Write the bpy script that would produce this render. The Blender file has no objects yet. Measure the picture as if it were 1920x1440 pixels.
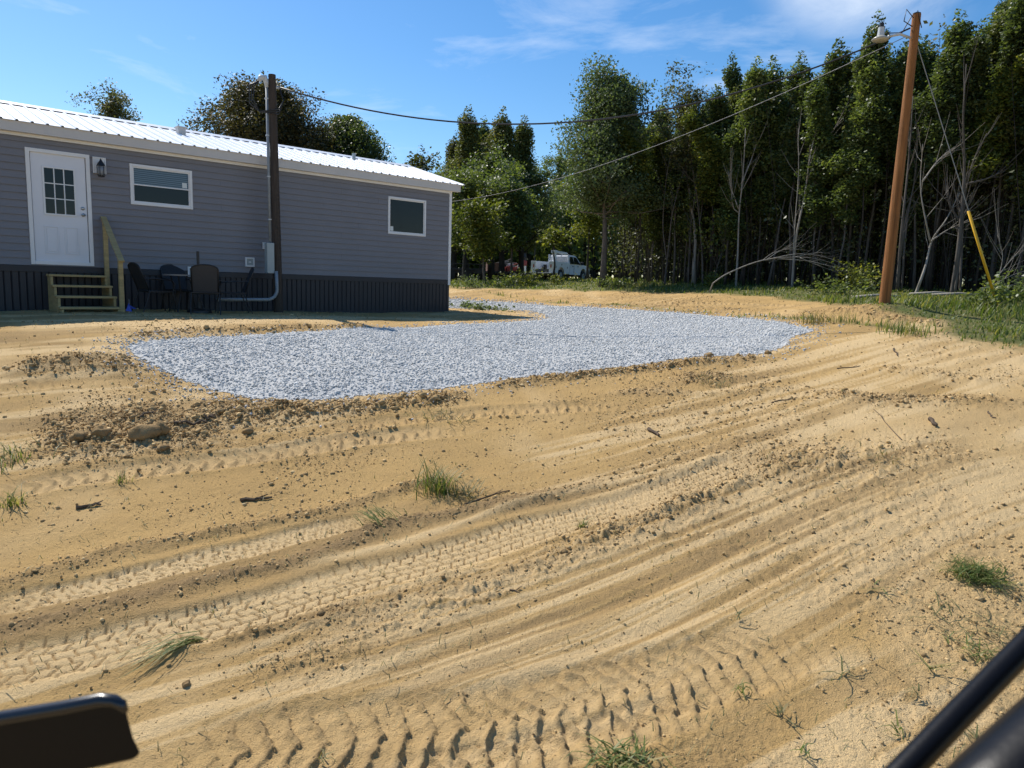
import bpy, math, random
import numpy as np
from mathutils import Vector, Matrix
random.seed(7)
rng = np.random.default_rng(7)
sc = bpy.context.scene
R = math.radians
EYE = 0.78                       # eye height above the pad the house stands on
F_PX = 1350.0                    # focal length in pixels of a 1920 px wide picture

# ------------------------------------------------------------------ camera
PITCH, ROLL = R(7.87), R(1.84)
cam = bpy.data.cameras.new('camera')
co = bpy.data.objects.new('camera', cam)
sc.collection.objects.link(co)
cam.sensor_width = 36
cam.lens = 36 * F_PX / 1920
cam.clip_start = 0.05
cam.clip_end = 3000
cp, sp = math.cos(PITCH), math.sin(PITCH)
cr, sr = math.cos(ROLL), math.sin(ROLL)
M0 = np.array([[1, 0, 0], [0, -sp, -cp], [0, cp, -sp]])
CAM_R = np.array([[cr, -sr, 0], [sr, cr, 0], [0, 0, 1]]) @ M0      # rows: image right, image down, forward
co.matrix_world = Matrix(((CAM_R[0][0], -CAM_R[1][0], -CAM_R[2][0], 0),
                          (CAM_R[0][1], -CAM_R[1][1], -CAM_R[2][1], 0),
                          (CAM_R[0][2], -CAM_R[1][2], -CAM_R[2][2], EYE), (0, 0, 0, 1)))
cam.dof.use_dof = True
cam.dof.focus_distance = 11
cam.dof.aperture_fstop = 7.5
sc.camera = co

# ------------------------------------------------------------------ light
SUN_EL, SUN_AZ = R(49), R(-45)   # azimuth from +Y, clockwise seen from above
sdir = Vector((math.sin(SUN_AZ) * math.cos(SUN_EL), math.cos(SUN_AZ) * math.cos(SUN_EL), math.sin(SUN_EL)))
sl = bpy.data.lights.new('sun', 'SUN')
sl.energy = 4.3
sl.angle = R(0.53)
sl.color = (1.0, 0.95, 0.87)
so = bpy.data.objects.new('sun', sl)
so.rotation_euler = sdir.to_track_quat('Z', 'Y').to_euler()
so.location = (-30, 30, 40)
sc.collection.objects.link(so)

w = bpy.data.worlds.new('World')
sc.world = w
w.use_nodes = True
nt = w.node_tree
nt.nodes.clear()


def nn(t, typ, **kw):
    n = t.nodes.new(typ)
    for k, v in kw.items():
        if hasattr(n, k):
            setattr(n, k, v)
        else:
            n.inputs[k.replace('_', ' ')].default_value = v
    return n


sky = nn(nt, 'ShaderNodeTexSky', sky_type='NISHITA', sun_disc=False, sun_elevation=SUN_EL, sun_rotation=SUN_AZ,
         altitude=100, air_density=1.0, dust_density=0.35, ozone_density=3.0)
hs = nn(nt, 'ShaderNodeHueSaturation', Saturation=1.30, Value=1.0)
nt.links.new(sky.outputs[0], hs.inputs['Color'])
tc = nn(nt, 'ShaderNodeTexCoord')
mp = nn(nt, 'ShaderNodeMapping')
mp.inputs['Rotation'].default_value = (0, R(18), R(20))
mp.inputs['Scale'].default_value = (1.6, 3.0, 6.5)
nt.links.new(tc.outputs['Generated'], mp.inputs[0])
cn = nn(nt, 'ShaderNodeTexNoise', Scale=2.2, Detail=10, Roughness=0.62, Distortion=0.5)
nt.links.new(mp.outputs[0], cn.inputs['Vector'])
cr1 = nn(nt, 'ShaderNodeMapRange', From_Min=0.55, From_Max=0.84, To_Min=0, To_Max=0.42)
nt.links.new(cn.outputs[0], cr1.inputs[0])
# a brighter bank of cirrus high on the right
dt = nn(nt, 'ShaderNodeVectorMath', operation='DOT_PRODUCT')
cd = Vector((0.385, 0.83, 0.43)).normalized()
dt.inputs[1].default_value = cd
nt.links.new(tc.outputs['Generated'], dt.inputs[0])
dm = nn(nt, 'ShaderNodeMapRange', From_Min=0.985, From_Max=0.998, To_Min=0, To_Max=1, interpolation_type='SMOOTHSTEP')
nt.links.new(dt.outputs['Value'], dm.inputs[0])
cr2 = nn(nt, 'ShaderNodeMapRange', From_Min=0.36, From_Max=0.72, To_Min=0, To_Max=0.95)
nt.links.new(cn.outputs[0], cr2.inputs[0])
mm = nn(nt, 'ShaderNodeMath', operation='MULTIPLY')
nt.links.new(dm.outputs[0], mm.inputs[0])
nt.links.new(cr2.outputs[0], mm.inputs[1])
mx = nn(nt, 'ShaderNodeMath', operation='MAXIMUM')
nt.links.new(mm.outputs[0], mx.inputs[0])
nt.links.new(cr1.outputs[0], mx.inputs[1])
cm = nn(nt, 'ShaderNodeMix', data_type='RGBA')
cm.inputs['B'].default_value = (7.5, 8.0, 8.6, 1)
nt.links.new(mx.outputs[0], cm.inputs['Factor'])
nt.links.new(hs.outputs[0], cm.inputs['A'])
bg = nn(nt, 'ShaderNodeBackground', Strength=0.105)
nt.links.new(cm.outputs['Result'], bg.inputs['Color'])
wo = nn(nt, 'ShaderNodeOutputWorld')
nt.links.new(bg.outputs[0], wo.inputs[0])

sc.view_settings.view_transform = 'Standard'
sc.view_settings.look = 'None'
sc.view_settings.exposure = 0.47
sc.view_settings.gamma = 1.0
sc.cycles.max_bounces = 6
sc.cycles.transparent_max_bounces = 6

# ------------------------------------------------------------------ helpers
C = sc.collection


def ray(px, py):
    q = np.array([(px - 960) / F_PX, (py - 720) / F_PX, 1.0])
    return CAM_R.T @ q


def at(px, py, Y):
    """point seen at a pixel of the 1920x1440 photograph, at forward distance Y"""
    d = ray(px, py)
    return np.array([0, 0, EYE]) + d * (Y / d[1])


def tag(o, label=None, cat=None, group=None, kind=None):
    if label:
        o['label'] = label
    if cat:
        o['category'] = cat
    if group:
        o['group'] = group
    if kind:
        o['kind'] = kind
    return o


def thing(name, label, cat, loc=(0, 0, 0), rz=0, group=None):
    o = bpy.data.objects.new(name, None)
    o.empty_display_size = 0.2
    C.objects.link(o)
    o.location = loc
    o.rotation_euler = (0, 0, rz)
    return tag(o, label, cat, group)


def npmesh(name, v, f, mat, attr=None, smooth=False, mats=None):
    """mesh from numpy arrays: v (n,3), f (m,k)"""
    me = bpy.data.meshes.new(name)
    v = np.asarray(v, dtype=np.float32)
    f = np.asarray(f, dtype=np.int32)
    k = f.shape[1]
    me.vertices.add(len(v))
    me.vertices.foreach_set('co', v.ravel())
    me.loops.add(f.size)
    me.loops.foreach_set('vertex_index', f.ravel())
    me.polygons.add(len(f))
    me.polygons.foreach_set('loop_start', np.arange(0, f.size, k, dtype=np.int32))
    me.polygons.foreach_set('loop_total', np.full(len(f), k, dtype=np.int32))
    if smooth:
        me.polygons.foreach_set('use_smooth', np.ones(len(f), dtype=bool))
    me.update(calc_edges=True)
    for m in (mat if isinstance(mat, list) else [mat]):
        me.materials.append(m)
    if mats is not None:
        me.polygons.foreach_set('material_index', np.asarray(mats, dtype=np.int32))
    for an, (dom, arr) in (attr or {}).items():
        a = me.attributes.new(an, 'FLOAT', dom)
        a.data.foreach_set('value', np.asarray(arr, dtype=np.float32))
    return me


def link(name, me, parent=None):
    o = bpy.data.objects.new(name, me)
    C.objects.link(o)
    o.parent = parent
    return o


class MB:
    """collects shapes; build() links them as ONE mesh object"""

    def __init__(s):
        s.v = []
        s.f = []

    def add(s, v, f):
        b = len(s.v)
        s.v += [tuple(map(float, p)) for p in v]
        s.f += [tuple(i + b for i in q) for q in f]
        return s

    def box(s, x0, x1, y0, y1, z0, z1, M=None):
        v = [(x, y, z) for z in (z0, z1) for y in (y0, y1) for x in (x0, x1)]
        if M is not None:
            v = [tuple(M @ Vector(p)) for p in v]
        return s.add(v, [(0, 2, 3, 1), (4, 5, 7, 6), (0, 1, 5, 4), (1, 3, 7, 5), (3, 2, 6, 7), (2, 0, 4, 6)])

    def bar(s, a, b, wx, wz, up=(0, 0, 1)):
        """square bar from a to b"""
        a, b = Vector(a), Vector(b)
        d = (b - a).normalized()
        x = d.cross(Vector(up))
        if x.length < 1e-4:
            x = d.cross(Vector((0, 1, 0)))
        x.normalize()
        z = x.cross(d)
        v = []
        for p in (a, b):
            for sx, sz in ((-1, -1), (1, -1), (1, 1), (-1, 1)):
                v.append(p + x * sx * wx / 2 + z * sz * wz / 2)
        return s.add(v, [(0, 1, 2, 3), (7, 6, 5, 4), (0, 4, 5, 1), (1, 5, 6, 2), (2, 6, 7, 3), (3, 7, 4, 0)])

    def tube(s, pts, rad, n=8, cap=True):
        pts = [Vector(p) for p in pts]
        rad = list(rad) if hasattr(rad, '__len__') else [rad] * len(pts)
        t0 = (pts[1] - pts[0]).normalized()
        u = t0.orthogonal().normalized()
        v, f = [], []
        for i, p in enumerate(pts):
            t = (pts[min(i + 1, len(pts) - 1)] - pts[max(i - 1, 0)]).normalized()
            u = (u - t * u.dot(t))
            u = u.normalized() if u.length > 1e-6 else t.orthogonal().normalized()
            q = t.cross(u)
            for k in range(n):
                a = 2 * math.pi * k / n
                v.append(p + (u * math.cos(a) + q * math.sin(a)) * rad[i])
        for i in range(len(pts) - 1):
            for k in range(n):
                k2 = (k + 1) % n
                f.append((i * n + k, i * n + k2, (i + 1) * n + k2, (i + 1) * n + k))
        if cap:
            f.append(tuple(range(n - 1, -1, -1)))
            f.append(tuple((len(pts) - 1) * n + k for k in range(n)))
        return s.add(v, f)

    def prism(s, poly, d, M=None):
        """poly in the x,z plane extruded along y from d[0] to d[1]"""
        n = len(poly)
        v = [(x, d[0], z) for x, z in poly] + [(x, d[1], z) for x, z in poly]
        if M is not None:
            v = [tuple(M @ Vector(p)) for p in v]
        f = [tuple(range(n)), tuple(range(2 * n - 1, n - 1, -1))]
        f += [((i + 1) % n, i, n + i, n + (i + 1) % n) for i in range(n)]
        return s.add(v, f)

    def build(s, name, mat, parent=None, smooth=False, bevel=0, seg=2, loc=None):
        me = bpy.data.meshes.new(name)
        me.from_pydata(s.v, [], s.f)
        me.materials.append(mat)
        if smooth:
            me.polygons.foreach_set('use_smooth', [True] * len(me.polygons))
        me.update()
        o = link(name, me, parent)
        if loc is not None:
            o.location = loc
        if bevel:
            b = o.modifiers.new('bevel', 'BEVEL')
            b.width = bevel
            b.segments = seg
            b.limit_method = 'ANGLE'
            b.angle_limit = R(35)
        return o


def mat(name, col, rough=0.7, var=0.12, scale=6.0, bump=0.0, bscale=60.0, spec=0.5, metal=0.0, stretch=None, trans=0.0):
    """procedural material: colour broken up by noise, optional bump"""
    m = bpy.data.materials.new(name)
    m.use_nodes = True
    t = m.node_tree
    t.nodes.clear()
    out = nn(t, 'ShaderNodeOutputMaterial')
    b = nn(t, 'ShaderNodeBsdfPrincipled', Roughness=rough, Metallic=metal)
    b.inputs['Specular IOR Level'].default_value = spec
    tcn = nn(t, 'ShaderNodeTexCoord')
    mpn = nn(t, 'ShaderNodeMapping')
    if stretch:
        mpn.inputs['Scale'].default_value = stretch
    t.links.new(tcn.outputs['Object'], mpn.inputs[0])
    nz = nn(t, 'ShaderNodeTexNoise', Scale=scale, Detail=8, Roughness=0.6)
    t.links.new(mpn.outputs[0], nz.inputs['Vector'])
    rp = nn(t, 'ShaderNodeMapRange', From_Min=0.3, From_Max=0.7, To_Min=1 - var, To_Max=1 + var)
    t.links.new(nz.outputs[0], rp.inputs[0])
    vm = nn(t, 'ShaderNodeVectorMath', operation='SCALE')
    vm.inputs[0].default_value = col[:3]
    t.links.new(rp.outputs[0], vm.inputs['Scale'])
    t.links.new(vm.outputs[0], b.inputs['Base Color'])
    if bump:
        n2 = nn(t, 'ShaderNodeTexNoise', Scale=bscale, Detail=6, Roughness=0.6)
        t.links.new(mpn.outputs[0], n2.inputs['Vector'])
        bn = nn(t, 'ShaderNodeBump', Strength=bump, Distance=0.02)
        t.links.new(n2.outputs[0], bn.inputs['Height'])
        t.links.new(bn.outputs[0], b.inputs['Normal'])
    t.links.new(b.outputs[0], out.inputs[0])
    return m


def leaf_mat(name, cols, rough=0.45, transl=0.35, spec=0.45):
    """foliage: colour ramp driven by a per-leaf random attribute"""
    m = bpy.data.materials.new(name)
    m.use_nodes = True
    t = m.node_tree
    t.nodes.clear()
    out = nn(t, 'ShaderNodeOutputMaterial')
    at_ = nn(t, 'ShaderNodeAttribute', attribute_name='tint')
    oi = nn(t, 'ShaderNodeObjectInfo')
    ad = nn(t, 'ShaderNodeMath', operation='MULTIPLY_ADD')
    ad.inputs[1].default_value = 0.22
    ad.inputs[2].default_value = -0.11
    t.links.new(oi.outputs['Random'], ad.inputs[0])
    ad2 = nn(t, 'ShaderNodeMath', operation='ADD', use_clamp=True)
    t.links.new(ad.outputs[0], ad2.inputs[0])
    t.links.new(at_.outputs['Fac'], ad2.inputs[1])
    rp = nn(t, 'ShaderNodeValToRGB')
    while len(rp.color_ramp.elements) < len(cols):
        rp.color_ramp.elements.new(0.5)
    for e, (p, c) in zip(rp.color_ramp.elements, cols):
        e.position = p
        e.color = (*c, 1)
    t.links.new(ad2.outputs[0], rp.inputs[0])
    b = nn(t, 'ShaderNodeBsdfPrincipled', Roughness=rough)
    b.inputs['Specular IOR Level'].default_value = spec
    t.links.new(rp.outputs[0], b.inputs['Base Color'])
    tr = nn(t, 'ShaderNodeBsdfTranslucent')
    mulc = nn(t, 'ShaderNodeMix', data_type='RGBA', blend_type='MULTIPLY')
    mulc.inputs['Factor'].default_value = 1
    mulc.inputs['B'].default_value = (1.5, 1.5, 0.6, 1)
    t.links.new(rp.outputs[0], mulc.inputs['A'])
    t.links.new(mulc.outputs['Result'], tr.inputs[0])
    ms = nn(t, 'ShaderNodeMixShader')
    ms.inputs[0].default_value = transl
    t.links.new(b.outputs[0], ms.inputs[1])
    t.links.new(tr.outputs[0], ms.inputs[2])
    t.links.new(ms.outputs[0], out.inputs[0])
    return m


# ------------------------------------------------------------------ noise and terrain
_T = [np.random.default_rng(100 + i).random((256, 256)) for i in range(8)]


def vn(x, y, seed=0):
    """smooth value noise in 0..1"""
    T = _T[seed % 8]
    ox, oy = 37.3 * seed, 91.7 * seed
    x = np.asarray(x) + ox
    y = np.asarray(y) + oy
    xi = np.floor(x).astype(int)
    yi = np.floor(y).astype(int)
    fx = x - xi
    fy = y - yi
    fx = fx * fx * (3 - 2 * fx)
    fy = fy * fy * (3 - 2 * fy)
    a = T[xi & 255, yi & 255]
    b = T[(xi + 1) & 255, yi & 255]
    c = T[xi & 255, (yi + 1) & 255]
    d = T[(xi + 1) & 255, (yi + 1) & 255]
    return (a * (1 - fx) + b * fx) * (1 - fy) + (c * (1 - fx) + d * fx) * fy


def fbm(x, y, seed=0, oct=4, gain=0.5):
    s = 0
    a = 1
    n = 0
    for i in range(oct):
        c, q = math.cos(0.7 * i), math.sin(0.7 * i)
        s = s + a * vn((x * c - y * q) * 2 ** i, (x * q + y * c) * 2 ** i, seed + i)
        n += a
        a *= gain
    return s / n


# height control points: x, y, height relative to the eye
CP = np.array([
    (0, 0, -2.35), (-4, 3, -2.1), (5, 3, -2.25), (0, -6, -2.7), (-8, -4, -2.4), (8, -4, -2.6),
    (-4.5, 7, -1.55), (0, 7, -1.66), (5, 7, -1.45), (9, 7, -1.3), (-9, 7, -1.15),
    (0, 4, -1.98), (3, 11, -1.05), (-1, 11, -1.1), (-4.6, 10.6, -0.88),
    (-1.775, 19.5, -.78), (-9.2, 12.8, -.78), (-14, 8.5, -.78), (0.2, 17.3, -.80), (-3.6, 14.2, -.79), (-7.2, 10.9, -.80), (-12, 6.4, -.84),
    (-5, 23, -.78), (-12, 17, -.78), (-17, 12, -.78), (-10, 30, -.6),
    (0, 25, -.63), (2.8, 19, -.62), (5, 16, -.56), (7.9, 15.3, -.26), (6.4, 15, -.40), (7.6, 11, -.72), (10.5, 13, -.42),
    (10.5, 15.5, -.19), (9, 17.5, -.1), (7.2, 22, .03), (3.5, 27.5, .05), (0, 33, 0.05), (-2, 40, .1), (12, 20, .12), (16, 16, .05), (14, 28, .35),
    (2.5, 52, .36), (8, 58, .42), (-4, 52, .25), (-30, 50, .2), (30, 50, 1.0), (0, 90, .9), (-60, 90, .8), (60, 90, 1.4),
    (-30, 10, -.9), (30, 5, -1.0), (-40, -30, -3), (40, -30, -2.5), (0, -60, -3.5), (-100, 0, -1), (100, 0, -.5),
    (150, 200, 2.5), (-150, 200, 2), (0, 250, 2.2), (300, 0, 1), (-300, 0, 0), (0, -300, -4)], dtype=float)


def _phi(r2):
    return 0.5 * r2 * np.log(r2 + 1e-9)


_n = len(CP)
_A = np.zeros((_n + 3, _n + 3))
_d2 = ((CP[:, None, :2] - CP[None, :, :2]) ** 2).sum(-1)
_A[:_n, :_n] = _phi(_d2) + 0.6 * np.eye(_n)
_A[:_n, _n] = 1
_A[:_n, _n + 1:] = CP[:, :2]
_A[_n, :_n] = 1
_A[_n + 1:, :_n] = CP[:, :2].T
_W = np.linalg.solve(_A, np.concatenate([CP[:, 2] + EYE, [0, 0, 0]]))


def base(x, y):
    x = np.asarray(x, float)
    y = np.asarray(y, float)
    z = _W[_n] + _W[_n + 1] * x + _W[_n + 2] * y
    for i in range(_n):
        z = z + _W[i] * _phi((x - CP[i, 0]) ** 2 + (y - CP[i, 1]) ** 2)
    return z


def ground(px, py):
    """point of the base terrain seen at a pixel"""
    d = ray(px, py)
    o = np.array([0, 0, EYE])
    t, prev = 1.0, None
    while t < 120:
        p = o + d * t
        h = p[2] - float(base(p[0], p[1]))
        if h < 0:
            a, b = t - 0.1 * max(1, t / 10), t
            for _ in range(25):
                m = (a + b) / 2
                q = o + d * m
                if q[2] - float(base(q[0], q[1])) < 0:
                    b = m
                else:
                    a = m
            return o + d * b
        t += 0.1 * max(1, t / 10)
    return o + d * 60


def smooth_line(pts, k=6):
    """Catmull-Rom through 2D points"""
    P = [np.array(p, float) for p in pts]
    P = [2 * P[0] - P[1]] + P + [2 * P[-1] - P[-2]]
    out = []
    for i in range(1, len(P) - 2):
        for j in range(k):
            t = j / k
            a, b, c, d = P[i - 1], P[i], P[i + 1], P[i + 2]
            out.append(0.5 * (2 * b + (c - a) * t + (2 * a - 5 * b + 4 * c - d) * t * t + (3 * b - a - 3 * c + d) * t ** 3))
    out.append(P[-2])
    return np.array(out)


def px_line(pts, k=6):
    return smooth_line([ground(*p)[:2] for p in pts], k)


def along(line, x, y, reach):
    """index of the points within reach of a polyline, with their arc length and signed offset"""
    lo = line.min(0) - reach
    hi = line.max(0) + reach
    idx = np.nonzero((x > lo[0]) & (x < hi[0]) & (y > lo[1]) & (y < hi[1]))[0]
    X, Y = x[idx], y[idx]
    best = np.full(len(idx), 1e9)
    u = np.zeros(len(idx))
    sd = np.zeros(len(idx))
    acc = 0.0
    for i in range(len(line) - 1):
        a, b = line[i], line[i + 1]
        e = b - a
        L = math.hypot(*e)
        e = e / L
        rx, ry = X - a[0], Y - a[1]
        t = np.clip(rx * e[0] + ry * e[1], 0, L)
        dx, dy = rx - t * e[0], ry - t * e[1]
        d = np.hypot(dx, dy)
        m = d < best
        best[m] = d[m]
        u[m] = (acc + t)[m]
        sd[m] = (np.sign(e[0] * ry - e[1] * rx) * d)[m]
        acc += L
    k = best < reach
    return idx[k], u[k], sd[k], acc


def sstep(a, b, x):
    t = np.clip((x - a) / (b - a), 0, 1)
    return t * t * (3 - 2 * t)


# tyre tracks: pixel polyline, width, depth, tread kind, pitch, tread height, packed
TRACKS = [
    ([(-160, 1172), (0, 1136), (161, 1107), (362, 1055), (443, 1035), (640, 983), (780, 945)], .30, .016, 'block', .105, .024, 1.0),
    ([(-200, 1300), (0, 1256), (161, 1225), (322, 1186), (483, 1146), (640, 1094), (801, 1049), (962, 1001), (1123, 958), (1280, 910), (1370, 878), (1450, 850)], .44, .018, 'block', .105, .023, .95),
    ([(200, 1450), (420, 1422), (640, 1392), (880, 1360), (1060, 1318), (1200, 1284), (1340, 1246), (1480, 1200), (1560, 1172)], .56, .010, 'lug', .125, .023, .35),
    ([(560, 1490), (800, 1450), (1060, 1395), (1280, 1325), (1430, 1288)], .30, .010, 'lug', .12, .022, .5),
    ([(-80, 945), (0, 928), (100, 908), (230, 888), (365, 870), (500, 852), (640, 828), (760, 818), (900, 806)], .38, .012, 'lug', .13, .026, .5),
    ([(560, 812), (700, 796), (820, 783), (960, 772), (1119, 763), (1200, 762)], .36, .012, 'lug', .13, .028, .2),
    ([(-60, 748), (0, 737), (90, 722), (170, 712)], .35, .012, 'lug', .14, .034, .3),
    ([(1100, 570), (1250, 571), (1400, 571), (1520, 574)], .40, .015, 'lug', .16, .045, .3),
    ([(1080, 579), (1250, 584), (1400, 588), (1540, 596), (1640, 604)], .40, .015, 'lug', .16, .045, .2),
    ([(850, 548), (1000, 552), (1150, 557), (1250, 560)], .5, .02, 'lug', .2, .04, .2),
]
# loose ridges and streaks: polyline, width, height, loose, dark, packed
BANDS = [
    ([(-160, 1140), (0, 1101), (110, 1072), (221, 1037), (342, 1015), (503, 980), (640, 949), (760, 912), (880, 882)], .15, .060, .30, .75, 0),
    ([(-160, 1232), (0, 1194), (161, 1158), (282, 1126), (362, 1102), (463, 1077), (544, 1057), (640, 1020), (720, 984), (813, 966), (902, 949), (1000, 930), (1164, 892)], .17, .055, .30, .85, 0),
    ([(520, 1080), (640, 1046), (781, 1006), (880, 972), (1000, 935), (1095, 915), (1280, 876), (1400, 842)], .09, .035, 0, 0, 1.0),
    ([(322, 1258), (480, 1218), (640, 1164), (781, 1124), (840, 1105)], .055, .030, 0, -.1, 1.0),
    ([(322, 1235), (480, 1196), (640, 1146), (781, 1106)], .09, .010, .5, .7, 0),
    ([(500, 1225), (741, 1150), (922, 1090), (1043, 1037), (1164, 993), (1280, 945), (1350, 905), (1480, 870), (1640, 850)], .36, .040, .62, .45, 0),
    ([(380, 1310), (640, 1215), (800, 1160)], .38, .01, .4, .3, 0),
    ([(640, 1295), (760, 1255), (882, 1214), (1080, 1150), (1280, 1085), (1420, 1030)], .10, -.020, .0, .40, -.4),
    ([(982, 1259), (1130, 1212), (1280, 1164), (1441, 1086), (1602, 993), (1743, 936), (1900, 880)], .09, -.020, .0, .40, -.3),
    ([(760, 1290), (1000, 1190), (1280, 1105), (1500, 990), (1700, 930)], .10, .012, .0, -.1, .9),
    ([(1000, 1270), (1280, 1190), (1441, 1112), (1602, 1020), (1743, 958)], .08, .012, .0, -.1, .8),
    ([(700, 1330), (980, 1240), (1150, 1170), (1330, 1110)], .22, .0, .0, -.1, .7),
    ([(0, 717), (73, 698), (153, 684), (219, 690), (291, 692)], .42, .16, 1.0, .7, 0),
    ([(20, 850), (120, 838), (230, 815), (330, 806), (440, 790)], .95, .10, 1.0, .62, 0),
    ([(330, 770), (437, 780), (560, 770), (680, 764), (800, 755), (900, 740)], .40, .07, 1.0, .55, 0),
    ([(900, 732), (1000, 718), (1100, 706), (1200, 695), (1330, 681), (1450, 668)], .20, .06, .9, .65, 0),
    ([(200, 640), (330, 624), (500, 618), (700, 611)], .22, .05, .8, .55, 0),
    ([(1240, 715), (1320, 712), (1400, 705)], .35, .05, .8, .65, 0),
    ([(1120, 740), (1200, 736), (1350, 738), (1500, 722)], .14, .03, .3, .2, .5),
    ([(1400, 900), (1550, 865), (1700, 850), (1860, 845)], .7, .03, .45, .45, 0),
    ([(1600, 690), (1750, 700), (1900, 725)], .3, .05, .4, .3, 0),
    ([(1500, 735), (1650, 750), (1820, 752), (1940, 755)], .35, .05, .7, .55, 0),
    ([(860, 600), (700, 596), (560, 598), (300, 606), (0, 612)], .8, .0, -.3, -.2, .9),
    ([(1050, 562), (1250, 566), (1450, 568)], 1.0, .02, .3, .12, 0),
    ([(1080, 574), (1250, 577), (1450, 583)], .5, .05, .4, .3, 0),
    ([(1480, 590), (1600, 588), (1700, 600), (1800, 612)], .7, .05, .8, .25, 0),
    ([(100, 660), (200, 668), (330, 690)], .5, .02, .2, .0, .5),
    ([(280, 735), (360, 740), (430, 745)], .45, .01, .1, -.2, .9),
    ([(60, 775), (180, 760), (300, 755)], .5, .01, .2, -.25, .8),
]
GRAVEL = [(228, 648), (262, 638), (330, 631), (420, 627), (560, 620), (700, 613), (850, 607), (960, 604), (1010, 600), (1025, 595), (1018, 589),
          (985, 584), (930, 581), (890, 579), (800, 578), (800, 558), (846, 560), (900, 563), (960, 567), (1040, 573), (1100, 577), (1200, 582), (1300, 588), (1400, 594),
          (1460, 601), (1500, 610), (1535, 619), (1490, 630), (1480, 648), (1440, 661), (1370, 667), (1300, 672), (1200, 687), (1100, 697), (1000, 708),
          (900, 722), (800, 735), (700, 743), (600, 752), (520, 758), (470, 752), (400, 735), (340, 715), (290, 692), (250, 672)]
GPOLY = np.array([ground(*p)[:2] for p in GRAVEL])


def in_poly(poly, x, y):
    r = np.zeros(len(x), bool)
    j = len(poly) - 1
    for i in range(len(poly)):
        xi, yi = poly[i]
        xj, yj = poly[j]
        c = ((yi > y) != (yj > y)) & (x < (xj - xi) * (y - yi) / (yj - yi + 1e-12) + xi)
        r ^= c
        j = i
    return r


def poly_dist(poly, x, y):
    best = np.full(len(x), 1e9)
    for i in range(len(poly)):
        a, b = poly[i], poly[(i + 1) % len(poly)]
        e = b - a
        L2 = e @ e
        t = np.clip(((x - a[0]) * e[0] + (y - a[1]) * e[1]) / L2, 0, 1)
        best = np.minimum(best, np.hypot(x - a[0] - t * e[0], y - a[1] - t * e[1]))
    return best


_lines = [px_line(t[0]) for t in TRACKS]
_bands = [px_line(b[0]) for b in BANDS]
SCRAPE = px_line([(480, 1400), (700, 1310), (900, 1236), (1130, 1150), (1360, 1052), (1600, 945), (1800, 880), (1960, 845)])
_dirn = ground(1280, 1085)[:2] - ground(640, 1295)[:2]
_ang = math.atan2(_dirn[1], _dirn[0])
# edge of the grass: a line on the ground; beyond it grass grows
GRASS_EDGE = np.array([ground(*p)[:2] for p in [(800, 534), (900, 541), (1000, 544), (1150, 546), (1300, 551), (1450, 558), (1560, 572), (1640, 582)]]
                      + [ground(*p)[:2] for p in [(1690, 594), (1770, 606), (1760, 628), (1830, 640), (1925, 652), (2100, 690)]])


def grass_mask(x, y):
    """1 where the ground carries grass"""
    X = GRASS_EDGE[:, 0]
    poly = np.concatenate([[[-60, 31]], GRASS_EDGE, [[60, GRASS_EDGE[-1, 1] - 4], [60, 120], [-60, 120]]])
    m = in_poly(poly, x, y)
    d = poly_dist(GRASS_EDGE, x, y)
    s = np.where(m, d, -d)
    return sstep(-0.25, 0.35, s + (fbm(x * 1.3, y * 1.3, 3) - 0.5) * .8)


MOUND = ground(1662, 584)[:2]


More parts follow.
